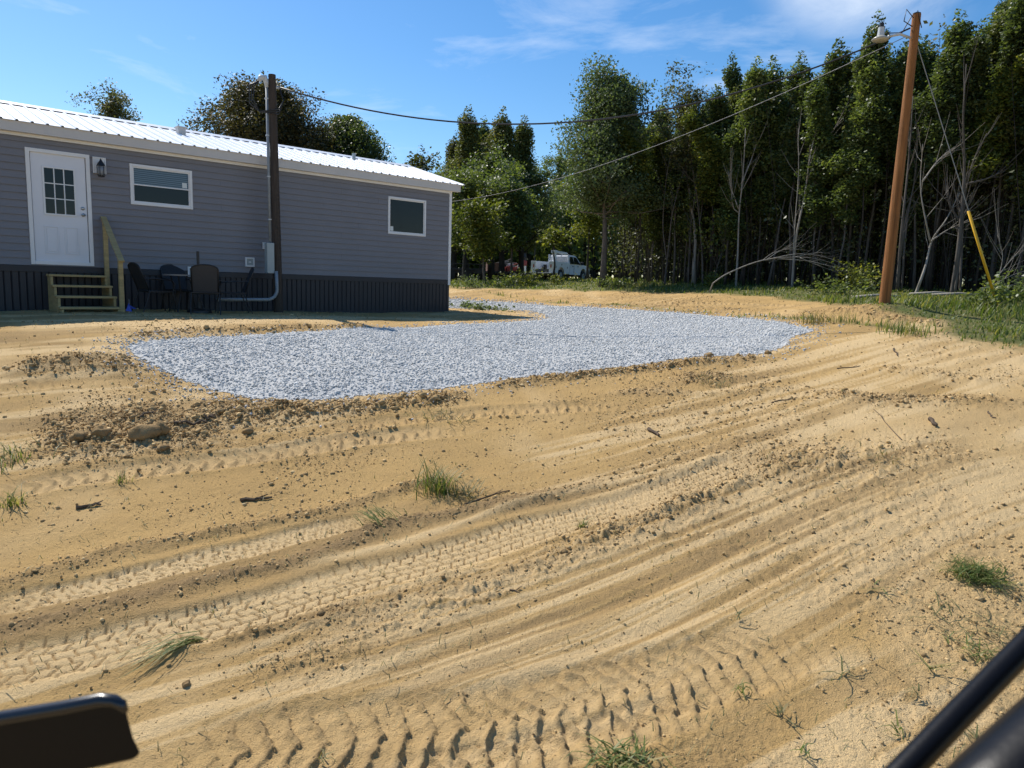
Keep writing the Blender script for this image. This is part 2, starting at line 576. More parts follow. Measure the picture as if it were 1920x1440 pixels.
def terrain(x, y):
    """full ground height with its soil masks"""
    x = np.asarray(x, float).ravel()
    y = np.asarray(y, float).ravel()
    n = len(x)
    r = np.hypot(x, y)
    near = np.clip(1 - (r - 30) / 20, 0, 1)
    z = base(x, y)
    loose = np.zeros(n)
    dark = np.zeros(n)
    packed = np.zeros(n)
    c, s = math.cos(_ang), math.sin(_ang)
    wx = x + 0.05 * (fbm(x * .7, y * .7, 2) - .5)
    wy = y + 0.05 * (fbm(x * .7, y * .7, 5) - .5)
    ua, ub = wx * c + wy * s, -wx * s + wy * c
    streak = fbm(ua * .30, ub * 7, 1, 4, .6)
    flat = np.ones(n)
    for (pts, wd, h, lo, dk, pk), L in zip(BANDS, _bands):
        i, u, d, tot = along(L, x, y, wd * 2.2)
        if not len(i):
            continue
        wob = wd * (0.75 + 0.5 * vn(u * 1.7, u * 0 + 3.1, 4)) * .62
        d2 = d + wd * .3 * (vn(u * 1.1, u * 0 + 9, 6) - .5)
        g = np.exp(-(d2 / wob) ** 2) * sstep(0, .5, u) * sstep(0, .5, tot - u)
        g = np.where((tot - u < .01) | (u < .01), 0, g)
        hh = .5 * h * g * (0.65 + .7 * vn(u * 3, d * 8, 2))
        z[i] += hh
        loose[i] = np.maximum(loose[i], g * max(lo, 0))
        dark[i] += g * dk * .68
        packed[i] += g * pk
    for (pts, wd, dep, kind, pit, th, pk), L in zip(TRACKS, _lines):
        i, u, d, tot = along(L, x, y, wd * 1.1)
        if not len(i):
            continue
        hw = wd / 2
        dd = d + .03 * (vn(u * 1.3, u * 0, 3) - .5)
        inside = 1 - sstep(hw * .74, hw * 1.08, np.abs(dd) + .05 * (fbm(u * 6, d * 6, 3, 2) - .5))
        fade = sstep(0, .8, u) * sstep(0, .9, tot - u)
        fade = np.where((tot - u < .01) | (u < .01), 0, fade)
        wear = sstep(.18, .5, fbm(u * 1.5, d * 5, 5, 3))
        berm = np.exp(-((np.abs(dd) - hw * 1.12) / (.06)) ** 2) * .012
        groove = np.zeros(len(u))
        if kind == 'block':
            lane = np.floor((dd + hw) / (wd / 6))
            lf = np.abs((dd + hw) / (wd / 6) - lane - .5) * 2
            ph = u / pit + np.where(lane % 2 == 0, .0, .5) + .25 * np.sin(dd * 26)
            fr = np.abs(ph - np.floor(ph) - .5) * 2
            groove = np.maximum(sstep(.80, .97, fr), sstep(.78, .96, lf) * .8)
            blk = groove * .8
        else:
            sgn = np.where(dd > 0, 0.0, .5)
            ph = (u - .40 * (hw - np.abs(dd)) * (1 if kind == 'lug' else 0)) / pit + sgn * .3 + 1.0 * (fbm(u * 5, d * 6, 6, 4, .6) - .5)
            fr = ph - np.floor(ph)
            blk = np.exp(-((fr - .5) / np.where(fr < .5, .22, .12)) ** 2) * (.70 + .55 * sstep(.25, .65, fbm(u * 7, d * 7, 1, 3))) - .30 + .75 * (fbm(u * 16, d * 16, 4, 3) - .5)
        hgt = -dep * inside + berm - th * .8 * (kind == 'block') * inside * groove * (.35 + .65 * wear) + (th if kind == 'lug' else 0) * blk * inside * (.65 + .35 * wear)
        k = fade
        z[i] += hgt * k
        # the tyre presses loose soil flat between the grooves
        loose[i] *= 1 - .75 * inside * k
        dark[i] *= 1 - .8 * inside * k
        packed[i] = packed[i] * (1 - inside * k) + pk * inside * k
        if kind == 'block':
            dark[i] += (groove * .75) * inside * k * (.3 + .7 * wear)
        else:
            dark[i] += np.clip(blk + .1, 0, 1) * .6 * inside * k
        flat[i] = np.minimum(flat[i], 1 - .8 * inside * k)
    # general roughness
    patch = fbm(x * .55, y * .55, 4, 4)
    rough = sstep(.44, .66, patch) * near
    loose = np.clip(loose + .24 * rough * flat, 0, 1)
    z += (fbm(x * .5, y * .5, 0, 4) - .5) * .08 * near
    z += (fbm(x * 3.2, y * 3.2, 1, 4) - .5) * .045 * near * (.35 + .65 * loose) * flat
    z += (streak - .5) * .012 * near * (1 - loose) * flat
    cl = fbm(x * 14, y * 14, 3, 3)
    z += loose * (np.maximum(cl - .45, 0) * .17) * near
    cl3 = fbm(x * 70, y * 70, 2, 2)
    z += (.35 + loose) * (cl3 - .5) * .010 * near * (.4 + .6 * flat)
    cl2 = fbm(x * 34, y * 34, 6, 2)
    z += (.25 + loose) * np.maximum(cl2 - .5, 0) * .045 * near * flat
    # long scrape marks left by a blade, following the drive
    i, u, d, tot = along(SCRAPE, x, y, 1.3)
    if len(i):
        sn = fbm(u * .25, d * 17, 7, 4, .6)
        kk = sstep(1.2, .5, np.abs(d)) * sstep(0, 1.2, u) * sstep(0, 1.6, tot - u) * flat[i]
        packed[i] = packed[i] * (1 - .7 * kk) + kk * sstep(.47, .58, sn) * 1.0
        dark[i] = dark[i] * (1 - .7 * kk) + kk * sstep(.47, .36, sn) * .48
        z[i] += kk * (sn - .5) * .016
        loose[i] *= 1 - .7 * kk
    # heap of dug soil round the pole
    md = np.hypot((x - MOUND[0]) * .8, y - MOUND[1])
    mnd = np.exp(-(md / .55) ** 2)
    z += mnd * .16 * (.6 + .8 * fbm(x * 4, y * 4, 2, 3))
    loose = np.maximum(loose, mnd)
    dark += mnd * .3
    zone = sstep(.40, .56, fbm(ua * .22, ub * .5, 6, 3))
    packed += sstep(.50, .62, streak) * .9 * flat * zone + sstep(.5, .72, fbm(x * .9, y * .35, 2, 4)) * .5
    dark += sstep(.50, .36, streak) * .24 * flat * zone + sstep(.50, .74, fbm(ua * .3, ub * 2.2, 5, 4)) * .42 * (1 - packed.clip(0, 1)) + rough * .12
    gm = grass_mask(x, y)
    inside = in_poly(GPOLY, x, y)
    gd = np.where(inside, poly_dist(GPOLY, x, y), 0)
    z -= inside * np.minimum(gd * .2, .03)
    return z, loose.clip(0, 1), dark.clip(-.3, 1), packed.clip(-.4, 1), gm, streak


def zat(x, y):
    return float(terrain([x], [y])[0][0])


def gpt(px, py, dz=0.0):
    p = ground(px, py)
    return np.array([p[0], p[1], zat(p[0], p[1]) + dz])


# ------------------------------------------------------------------ ground
def soil_material():
    m = bpy.data.materials.new('soil')
    m.use_nodes = True
    t = m.node_tree
    t.nodes.clear()
    L = t.links.new
    out = nn(t, 'ShaderNodeOutputMaterial')
    b = nn(t, 'ShaderNodeBsdfPrincipled', Roughness=0.95)
    b.inputs['Specular IOR Level'].default_value = 0.15

    def att(n):
        a = nn(t, 'ShaderNodeAttribute', attribute_name=n)
        return a.outputs['Fac']

    def mix(fac, a, c, blend='MIX'):
        k = nn(t, 'ShaderNodeMix', data_type='RGBA', blend_type=blend)
        if hasattr(fac, 'node'):
            L(fac, k.inputs['Factor'])
        else:
            k.inputs['Factor'].default_value = fac
        for s_, v in (('A', a), ('B', c)):
            if hasattr(v, 'node'):
                L(v, k.inputs[s_])
            else:
                k.inputs[s_].default_value = (*v, 1)
        return k.outputs['Result']

    def rng_(v, a, c, lo=0.0, hi=1.0):
        k = nn(t, 'ShaderNodeMapRange', From_Min=a, From_Max=c, To_Min=lo, To_Max=hi)
        L(v, k.inputs[0])
        return k.outputs[0]
    g = nn(t, 'ShaderNodeTexCoord').outputs['Object']

    def noise(s, d=6, r=.6):
        k = nn(t, 'ShaderNodeTexNoise', Scale=s, Detail=d, Roughness=r)
        L(g, k.inputs['Vector'])
        return k.outputs[0]
    big, mid, fine, grit = noise(.45), noise(3.5), noise(38, 5, .7), noise(130, 3, .7)
    col = mix(rng_(big, .38, .62), SOIL_A, SOIL_B)
    col = mix(rng_(mid, .45, .75, 0, .55), col, SOIL_C)
    col = mix(att('packed'), col, SOIL_P)
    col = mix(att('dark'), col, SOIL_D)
    col = mix(rng_(fine, .35, .75, 0, .5), col, (1.0, 1.0, 1.0), 'MULTIPLY')
    sp_ = rng_(grit, .58, .72, 0, .38)
    col = mix(sp_, col, (.20, .125, .06))
    sp2 = rng_(fine, .62, .75, 0, .4)
    col = mix(sp2, col, (.60, .43, .22))
    # lawn
    gcol = mix(rng_(mid, .35, .65), (.10, .125, .035), (.17, .15, .06))
    col = mix(att('grass'), col, gcol)
    L(col, b.inputs['Base Color'])
    bn = nn(t, 'ShaderNodeBump', Strength=0.95, Distance=0.016)
    add = nn(t, 'ShaderNodeMath', operation='ADD')
    L(fine, add.inputs[0])
    L(grit, add.inputs[1])
    L(add.outputs[0], bn.inputs['Height'])
    L(bn.outputs[0], b.inputs['Normal'])
    L(b.outputs[0], out.inputs[0])
    return m


SOIL_A, SOIL_B, SOIL_C = (.475, .305, .118), (.55, .358, .142), (.43, .278, .115)
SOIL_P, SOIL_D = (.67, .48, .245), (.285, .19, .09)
M_SOIL = soil_material()


def build_ground():
    dense = np.radians(np.linspace(-41, 41, 1180))
    rest = np.radians(np.concatenate([np.linspace(41, 75, 90)[1:], np.linspace(75, 285, 120)[1:], np.linspace(285, 319, 90)[1:-1]]))
    azs = np.concatenate([dense, rest])
    rad = np.concatenate([[.05, .5, 1.0, 1.5, 1.9], 1 / np.linspace(1 / 2.15, 1 / 14, 620), np.geomspace(14, 46, 260)[1:], np.geomspace(46, 900, 60)[1:]])
    A, Rr = np.meshgrid(azs, rad)
    x, y = (Rr * np.sin(A)).ravel(), (Rr * np.cos(A)).ravel()
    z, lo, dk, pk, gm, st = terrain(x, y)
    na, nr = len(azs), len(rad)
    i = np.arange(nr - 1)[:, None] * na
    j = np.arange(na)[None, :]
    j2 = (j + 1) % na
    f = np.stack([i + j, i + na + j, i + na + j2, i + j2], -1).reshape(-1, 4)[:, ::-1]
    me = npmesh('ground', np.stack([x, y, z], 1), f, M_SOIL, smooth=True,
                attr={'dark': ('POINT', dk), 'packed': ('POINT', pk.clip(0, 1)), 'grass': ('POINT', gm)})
    o = link('ground', me)
    tag(o, kind='structure')
    # vert count is large: keep a light copy of the data for scattering
    return x, y, z, lo


GX, GY, GZ, GL = build_ground()

# ------------------------------------------------------------------ stones and clods
_ph = (1 + 5 ** .5) / 2
ICO_V = np.array([(-1, _ph, 0), (1, _ph, 0), (-1, -_ph, 0), (1, -_ph, 0), (0, -1, _ph), (0, 1, _ph), (0, -1, -_ph), (0, 1, -_ph), (_ph, 0, -1), (_ph, 0, 1), (-_ph, 0, -1), (-_ph, 0, 1)]) / math.hypot(1, _ph)
ICO_F = np.array([(0, 11, 5), (0, 5, 1), (0, 1, 7), (0, 7, 10), (0, 10, 11), (1, 5, 9), (5, 11, 4), (11, 10, 2), (10, 7, 6), (7, 1, 8), (3, 9, 4), (3, 4, 2), (3, 2, 6), (3, 6, 8), (3, 8, 9), (4, 9, 5), (2, 4, 11), (6, 2, 10), (8, 6, 7), (9, 8, 1)])


def stones(name, P, size, material, flatten=.7, kind='stuff', jag=.36):
    n = len(P)
    v = ICO_V[None] * (1 + jag * (rng.random((n, 12, 1)) - .5) * 2)
    sc_ = np.stack([.7 + .6 * rng.random(n), .7 + .6 * rng.random(n), flatten * (.7 + .6 * rng.random(n))], 1)
    v = v * sc_[:, None, :]
    # random tilt and turn
    a, t = rng.random(n) * 6.283, (rng.random(n) - .5) * 1.2
    ca, sa, ct, st = np.cos(a), np.sin(a), np.cos(t), np.sin(t)
    y1 = v[..., 1] * ct[:, None] - v[..., 2] * st[:, None]
    z1 = v[..., 1] * st[:, None] + v[..., 2] * ct[:, None]
    x2 = v[..., 0] * ca[:, None] - y1 * sa[:, None]
    y2 = v[..., 0] * sa[:, None] + y1 * ca[:, None]
    v = np.stack([x2, y2, z1], -1) * size[:, None, None] + P[:, None, :]
    f = (ICO_F[None] + (np.arange(n) * 12)[:, None, None]).reshape(-1, 3)
    tint = np.repeat(rng.random(n), 20)
    me = npmesh(name, v.reshape(-1, 3), f, material, attr={'tint': ('FACE', tint)})
    o = link(name, me)
    return tag(o, kind=kind)


def tint_mat(name, cols, rough=.85, spec=.3, bump=0.0):
    m = bpy.data.materials.new(name)
    m.use_nodes = True
    t = m.node_tree
    b = t.nodes['Principled BSDF']
    b.inputs['Roughness'].default_value = rough
    b.inputs['Specular IOR Level'].default_value = spec
    a = nn(t, 'ShaderNodeAttribute', attribute_name='tint')
    rp = nn(t, 'ShaderNodeValToRGB')
    while len(rp.color_ramp.elements) < len(cols):
        rp.color_ramp.elements.new(.5)
    for e, (p, c) in zip(rp.color_ramp.elements, cols):
        e.position = p
        e.color = (*c, 1)
    t.links.new(a.outputs['Fac'], rp.inputs[0])
    nz = nn(t, 'ShaderNodeTexNoise', Scale=40, Detail=5)
    tcn = nn(t, 'ShaderNodeTexCoord')
    t.links.new(tcn.outputs['Object'], nz.inputs['Vector'])
    mr = nn(t, 'ShaderNodeMapRange', From_Min=.3, From_Max=.7, To_Min=.82, To_Max=1.15)
    t.links.new(nz.outputs[0], mr.inputs[0])
    vm = nn(t, 'ShaderNodeVectorMath', operation='SCALE')
    t.links.new(rp.outputs[0], vm.inputs[0])
    t.links.new(mr.outputs[0], vm.inputs['Scale'])
    t.links.new(vm.outputs[0], b.inputs['Base Color'])
    return m


M_GRAVEL = tint_mat('gravel_stone', [(0, (.40, .40, .385)), (.3, (.52, .52, .50)), (.75, (.585, .585, .565)), (.95, (.66, .655, .63)), (1, (.50, .45, .38))])
M_GBED = mat('gravel_bed', (.48, .475, .455), .95, .2, 30, .8, 60)
M_CLOD = tint_mat('soil_clod', [(0, (.27, .185, .09)), (.5, (.42, .285, .135)), (.9, (.52, .365, .175)), (1, (.60, .44, .23))], .95, .1)


def build_gravel():
    # bed: grid clipped to the outline, bulging a little above the soil
    lo, hi = GPOLY.min(0), GPOLY.max(0)
    N = 900000
    x = lo[0] + (hi[0] - lo[0]) * rng.random(N)
    y = lo[1] + (hi[1] - lo[1]) * rng.random(N)
    jit = GPOLY
    k = in_poly(jit, x, y)
    x, y = x[k], y[k]
    area = (hi - lo).prod() * k.mean()
    d = poly_dist(GPOLY, x, y)
    r = np.hypot(x, y)
    want = np.where(r < 13, 1700, 1700 * (13 / r) ** 1.9)       # stones per square metre
    dens = N * k.mean() / area
    p = want / dens * (.82 + .18 * sstep(.30, .52, fbm(x * .8, y * .8, 5, 4))) * (.25 + .75 * sstep(.0, .22, d + .12 * (fbm(x * 2, y * 2, 1) - .5)))
    keep = rng.random(len(x)) < p
    x, y, d, r = x[keep], y[keep], d[keep], r[keep]
    # strays outside
    ns = 5200
    ii = rng.integers(0, len(GPOLY), ns)
    tt = rng.random(ns)[:, None]
    q = GPOLY[ii] * (1 - tt) + GPOLY[(ii + 1) % len(GPOLY)] * tt
    off = np.abs(rng.normal(0, .26, (ns, 1))) * rng.choice([-1, 1], (ns, 1))
    e = GPOLY[(ii + 1) % len(GPOLY)] - GPOLY[ii]
    nrm = np.stack([-e[:, 1], e[:, 0]], 1) / np.linalg.norm(e, axis=1)[:, None]
    q = q + nrm * off
    x, y = np.concatenate([x, q[:, 0]]), np.concatenate([y, q[:, 1]])
    d = np.concatenate([d, np.zeros(ns)])
    r = np.hypot(x, y)
    z = terrain(x, y)[0]
    size = (.0068 + .012 * rng.random(len(x)) ** 1.8) * np.where(r > 13, (r / 13) ** .85, 1)
    z = z + .05 * sstep(0, .5, d) + size * .35 + .03 * (fbm(x * 2.5, y * 2.5, 2) - .5) * sstep(0, .3, d)
    stones('gravel', np.stack([x, y, z], 1), size, M_GRAVEL, .74)
    # bed sheet under the stones
    n = 150
    gx, gy = np.meshgrid(np.linspace(lo[0], hi[0], n * 2), np.linspace(lo[1], hi[1], n * 2))
    gx, gy = gx.ravel(), gy.ravel()
    ins = in_poly(GPOLY, gx, gy)
    dd = poly_dist(GPOLY, gx, gy)
    gz = terrain(gx, gy)[0] + np.where(ins, .05 * sstep(0, .5, dd) + .004, -.03) + .03 * (fbm(gx * 2.5, gy * 2.5, 2) - .5) * sstep(0, .3, dd) * ins
    W = n * 2
    idx = np.arange(W * W).reshape(W, W)
    f = np.stack([idx[:-1, :-1], idx[:-1, 1:], idx[1:, 1:], idx[1:, :-1]], -1).reshape(-1, 4)
    okv = ins & (dd > .05)
    f = f[okv[f].sum(1) >= 3]
    me = npmesh('gravel_driveway', np.stack([gx, gy, gz], 1), f, M_GBED, smooth=True)
    tag(link('gravel_driveway', me), kind='structure')
    print('gravel stones', len(x), 'area', area)


build_gravel()


def build_clods():
    # small crumbs everywhere, thick where the soil is loose
    r = np.hypot(GX, GY)
    az = np.degrees(np.arctan2(GX, GY))
    cand = np.nonzero((r > 2) & (r < 30) & (np.abs(az) < 55))[0]
    # area weight of each grid point
    w_ = r[cand] ** 2.0 / np.where(r[cand] < 14, 1, 2.2) * (GL[cand] ** 1.2 * .6 + .028) * np.clip(6 / r[cand], .12, 1) ** 1.6
    inside = in_poly(GPOLY, GX[cand], GY[cand])
    w_ = w_ * ~inside * (1 - .9 * grass_mask(GX[cand], GY[cand]))
    n = 90000
    pick = rng.choice(cand, n, p=w_ / w_.sum())
    x = GX[pick] + rng.normal(0, .012, n) * r[pick] / 4
    y = GY[pick] + rng.normal(0, .012, n) * r[pick] / 4
    z = GZ[pick]
    size = (.0018 + .0034 * rng.random(n) ** 2 + .011 * rng.random(n) ** 14) * np.clip(r[pick] / 3.6, .8, 2.2) * (.7 + .45 * GL[pick])
    stones('soil_crumbs', np.stack([x, y, z + size * .05], 1), size, M_CLOD, .85, jag=.5)


build_clods()
# ------------------------------------------------------------------ house
YAW = R(41.98)
HOUSE_O = (-1.775, 19.5, 0.0)
HM = Matrix.Translation(HOUSE_O) @ Matrix.Rotation(YAW, 4, 'Z')   # x along the wall (away, right), y into the house, z up


def hw(x, y, z):
    return HM @ Vector((x, y, z))


M_SIDING = mat('vinyl_siding', (.200, .195, .208), .55, .05, 1.5, .06, 30, .35)
M_SKIRT = mat('charcoal_skirting', (.024, .024, .029), .5, .12, 3, .0, 30, .4)
M_WHITE = mat('white_trim', (.74, .73, .72), .5, .04, 3)
M_DOOR = mat('white_door', (.70, .70, .73), .45, .03, 2)
M_ROOF = mat('white_metal_roof', (.78, .80, .82), .38, .05, 1.2, 0, 30, .5)
M_FASCIA = mat('beige_fascia', (.56, .53, .50), .5, .04, 3)
M_GLASS = mat('dark_glass', (.010, .012, .013), .06, .1, 2, 0, 30, .28)
M_BLIND = mat('blind', (.30, .36, .42), .35, .06, 8, 0, 30, .5)
M_BLACK = mat('black_metal', (.012, .012, .013), .45, .1, 10)
M_STEEL = mat('galvanised_steel', (.27, .29, .30), .55, .15, 14, 0, 30, .4, .2)
M_GREYBOX = mat('grey_enclosure', (.33, .37, .37), .5, .06, 5)
M_NICKEL = mat('nickel', (.5, .5, .5), .3, .05, 5, 0, 30, .5, .9)
M_STICKER = mat('window_sticker', (.65, .68, .66), .6, .06, 20)

LEN, DEP = 17.0, 4.55
Z_SK, Z_S0, Z_TOP = .73, .85, 3.17
OV = .16                                          # eave overhang
house = thing('mobile_home', 'long grey mobile home with white ribbed metal roof and dark skirting', 'house', HOUSE_O, YAW)


def siding(name, y, outward, x0, x1, z0, z1, holes, parent):
    """lapped boards: each course leans out to its lower edge, with a groove halfway"""
    mb = MB()
    c = .127
    n = int(math.ceil((z1 - z0) / c))
    # split the length where openings are
    xs = sorted({x0, x1} | {h[0] for h in holes} | {h[1] for h in holes})
    for a, b in zip(xs, xs[1:]):
        for k in range(n):
            za, zb = z0 + k * c, min(z0 + (k + 1) * c, z1)
            segs = [(za, zb)]
            for h in holes:
                if a >= h[0] - 1e-6 and b <= h[1] + 1e-6:
                    ns = []
                    for p, q in segs:
                        if q <= h[2] or p >= h[3]:
                            ns.append((p, q))
                        else:
                            if p < h[2]:
                                ns.append((p, h[2]))
                            if q > h[3]:
                                ns.append((h[3], q))
                    segs = ns
            for p, q in segs:
                def off(z):
                    t = (z - za) / c
                    return .019 * (1 - t) if t > .08 else .019 * (.92) * (t / .08) ** .3
                prof = [(p, off(p + 1e-4) if p > za else .019), (q, off(q))]
                y_ = [y - outward * o for _, o in prof]
                v = [(a, y_[0], p), (b, y_[0], p), (b, y_[1], q), (a, y_[1], q)]
                if outward < 0:
                    v = v[::-1]
                mb.add(v, [(0, 1, 2, 3)])
                if p <= za + 1e-6:
                    # the folded lower lip and the channel behind it
                    for (o1, z1_), (o2, z2_) in (((.019, za), (.015, za)), ((.015, za), (.015, za + .024)), ((.015, za + .024), (-.004, za + .024))):
                        v = [(a, y - o2, z2_), (b, y - o2, z2_), (b, y - o1, z1_), (a, y - o1, z1_)]
                        mb.add(v, [(0, 1, 2, 3)])
    return mb


DOOR = (-9.43, -8.42, .87, 2.92)
WIN1 = (-7.74, -6.58, 2.09, 2.86)
WIN2 = (-1.93, -.80, 1.93, 2.84)
holes = [(o[0] + .03, o[1] - .03, o[2] + .03, o[3] - .03) for o in (DOOR, WIN1, WIN2)]
wall = siding('wall', 0, 1, -LEN, -.05, Z_S0, Z_TOP, holes, house)
# lap joints between the siding lengths, staggered from course to course
for k in range(int((Z_TOP - Z_S0) / .127)):
    for xj in (-3.1, -6.9, -11.4):
        xx = xj + [-.55, .35, .9, -.1][k % 4]
        if not any(h[0] - .05 < xx < h[1] + .05 and h[2] - .15 < Z_S0 + k * .127 < h[3] + .03 for h in holes):
            za = Z_S0 + k * .127 + .012
            wall.add([(xx, -.0195, za), (xx + .03, -.0185, za), (xx + .03, -.003, za + .112), (xx, -.004, za + .112)], [(0, 1, 2, 3)])
            wall.add([(xx, -.016, za), (xx, -.0195, za), (xx, -.004, za + .112), (xx, .0, za + .112)], [(0, 1, 2, 3)])
# inner shell so the walls are solid from every side
wall.box(-LEN + .02, -.02, .12, DEP - .02, .2, Z_TOP - .01)
wall.build('wall', M_SIDING, house)
mb = MB()
n = int((Z_TOP - Z_S0) / .127) + 1
for k in range(n):                                # end wall at the right, seen edge-on from here
    za, zb = Z_S0 + k * .127, min(Z_S0 + (k + 1) * .127, Z_TOP)
    mb.add([(.019, .05, za), (.019, DEP, za), (0.001, DEP, zb), (0.001, .05, zb)], [(0, 1, 2, 3)])
    mb.add([(0, .05, za), (0, DEP, za), (.019, DEP, za), (.019, .05, za)], [(3, 2, 1, 0)])
    mb.add([(-LEN - .019, .0, za), (-LEN - .019, DEP, za), (-LEN - .001, DEP, zb), (-LEN - .001, .0, zb)], [(3, 2, 1, 0)])
mb.box(-LEN, 0, DEP - .03, DEP, .02, Z_TOP)
apex = Z_TOP + .06 + .80
mb.add([(0.004, 0, Z_TOP), (0.004, DEP, Z_TOP), (0.004, DEP / 2, apex - .08)], [(0, 1, 2)])
mb.add([(-LEN - .004, 0, Z_TOP), (-LEN - .004, DEP, Z_TOP), (-LEN - .004, DEP / 2, apex - .08)], [(2, 1, 0)])
mb.build('end_wall', M_SIDING, house)

# skirting: ribbed vertical panels under a flat rail
mb = MB()
x = -LEN
rib = .115
while x < -.01:
    a, b = x, min(x + rib, 0)
    v = [(a, -.004, .0), (a + .014, .014, 0), (a + .03, -.004, 0), (b, -.004, 0)]
    for (p, q) in zip(v, v[1:]):
        mb.add([p, q, (q[0], q[1], Z_SK), (p[0], p[1], Z_SK)], [(0, 1, 2, 3)])
    x += rib
mb.box(-LEN, -.001, .02, DEP, -.05, Z_SK - .003)
mb.box(-.02, .005, 0.0, DEP, -.05, Z_SK)
mb.build('skirting', M_SKIRT, house)
MB().box(-LEN, .012, -.022, .05, Z_SK, Z_S0 - .004).box(-LEN, .006, -.016, .02, -.03, .03).build('skirting_rail', M_SKIRT, house, bevel=.004)
MB().box(-.055, .024, -.026, .055, Z_SK - .02, Z_TOP - .002).build('corner_trim', M_WHITE, house, bevel=.003)

# roof: ribbed sheets, ridge cap, fascia and soffit
EX = .20                                          # rake overhang
ze = Z_TOP + .17                                  # top of the eave edge
pitch = (apex - ze) / (DEP / 2 + OV)
mb = MB()
x = -LEN - EX
while x < EX - .001:
    b = min(x + .2286, EX)
    for sgn in (0, 1):
        def P(xx, t, h):
            yy = -OV - .03 + t * (DEP / 2 + OV + .03)
            zz = ze - .03 * pitch + t * (DEP / 2 + OV + .03) * pitch + h
            return (xx, yy if sgn == 0 else DEP - yy, zz)
        prof = [(x, 0), (x + .085, 0), (x + .10, .024), (x + .128, .024), (x + .143, 0), (b, 0)]
        for (p, h), (q, g) in zip(prof, prof[1:]):
            if q <= p:
                continue
            v = [P(p, 0, h), P(q, 0, g), P(q, 1, g), P(p, 1, h)]
            mb.add(v if sgn == 0 else v[::-1], [(0, 1, 2, 3)])
            v = [P(p, 0, h - .012), P(q, 0, g - .012), P(q, 0, g), P(p, 0, h)]
            mb.add(v if sgn == 0 else v[::-1], [(0, 1, 2, 3)])
            v = [P(p, 0, h - .012), P(q, 0, g - .012), P(q, 1, g - .012), P(p, 1, h - .012)]
            mb.add(v[::-1] if sgn == 0 else v, [(0, 1, 2, 3)])
    x = b
roof = mb.build('roof', M_ROOF, house)
rc = MB()
rc.add([(-LEN - EX - .02, DEP / 2 - .17, apex - .025), (EX + .02, DEP / 2 - .17, apex - .025), (EX + .02, DEP / 2, apex + .05), (-LEN - EX - .02, DEP / 2, apex + .05),
        (-LEN - EX - .02, DEP / 2 + .17, apex - .025), (EX + .02, DEP / 2 + .17, apex - .025)], [(0, 1, 2, 3), (3, 2, 5, 4)])
rc.build('ridge_cap', M_ROOF, roof)
rv = MB().box(-6.36, -6.20, 1.45, 1.63, apex - .34, apex - .08).box(-6.385, -6.175, 1.425, 1.655, apex - .08, apex - .05)
rv.build('roof_vent', M_FASCIA, roof, bevel=.006)
MB().tube([(-1.9, 1.72, apex - .3), (-1.9, 1.72, apex + .02)], .045, 10).build('vent_pipe', M_GREYBOX, roof)
MB().box(-LEN - EX, EX, -OV, -OV + .03, Z_TOP - .02, ze - .012).box(-LEN - EX, EX, DEP + OV - .03, DEP + OV, Z_TOP - .02, ze - .012).build('fascia', M_FASCIA, house)
so_ = MB().box(-LEN - EX, EX, -OV + .03, -.02, Z_TOP - .016, Z_TOP + .0).box(-LEN - EX + .01, -.06, -.04, -.018, Z_TOP - .075, Z_TOP - .018)
so_.build('soffit', M_WHITE, house)
for xx in (EX, -LEN - EX):
    for s_ in (0, 1):
        rk = MB()
        y0, y1 = (-OV, DEP / 2) if s_ == 0 else (DEP + OV, DEP / 2)
        rk.bar((xx - .015 if xx > 0 else xx + .015, y0, ze - .10), (xx - .015 if xx > 0 else xx + .015, y1, apex - .10), .03, .15)
        rk.build('rake_board', M_FASCIA, house)


def frame(o, w_, y0, y1, inset=0):
    x0, x1, z0, z1 = o
    return (MB().box(x0, x0 + w_, y0, y1, z0, z1).box(x1 - w_, x1, y0, y1, z0, z1)
            .box(x0 + w_, x1 - w_, y0, y1, z0, z0 + w_).box(x0 + w_, x1 - w_, y0, y1, z1 - w_, z1))


# door
d = MB().box(DOOR[0] + .075, DOOR[1] - .075, -.002, .04, DOOR[2] + .03, DOOR[3] - .06)
# raised mouldings of the two lower panels and the glazing frame
dx0, dx1 = DOOR[0] + .075, DOOR[1] - .075
for cx in (dx0 + .27, dx0 + .585):
    o = (cx - .115, cx + .115, DOOR[2] + .20, DOOR[2] + .70)
    for bx in ((o[0], o[1], o[3] - .02, o[3]), (o[0], o[1], o[2], o[2] + .02), (o[0], o[0] + .02, o[2] + .02, o[3] - .02), (o[1] - .02, o[1], o[2] + .02, o[3] - .02)):
        d.box(bx[0], bx[1], -.012, -.002, bx[2], bx[3])
    d.box(o[0] + .04, o[1] - .04, -.009, -.002, o[2] + .04, o[3] - .04)
door = d.build('door', M_DOOR, house, bevel=.003)
frame((DOOR[0], DOOR[1], DOOR[2], DOOR[3]), .065, -.035, .03).build('door_frame', M_WHITE, door, bevel=.004)
gl = (dx0 + .17, dx0 + .69, DOOR[2] + .90, DOOR[2] + 1.76)
MB().box(gl[0] + .02, gl[1] - .02, -.0075, -.0045, gl[2] + .02, gl[3] - .02).build('door_glass', M_GLASS, door)
g = frame(gl, .028, -.022, -.004)
iw, ih = (gl[1] - gl[0] - .056) / 3, (gl[3] - gl[2] - .056) / 3
for k in (1, 2):
    g.box(gl[0] + .028 + k * iw - .009, gl[0] + .028 + k * iw + .009, -.016, -.0078, gl[2] + .028, gl[3] - .028)
    g.box(gl[0] + .028, gl[1] - .028, -.0155, -.0079, gl[2] + .028 + k * ih - .009, gl[2] + .028 + k * ih + .009)
g.build('door_muntins', M_WHITE, door)
hx = dx1 - .07
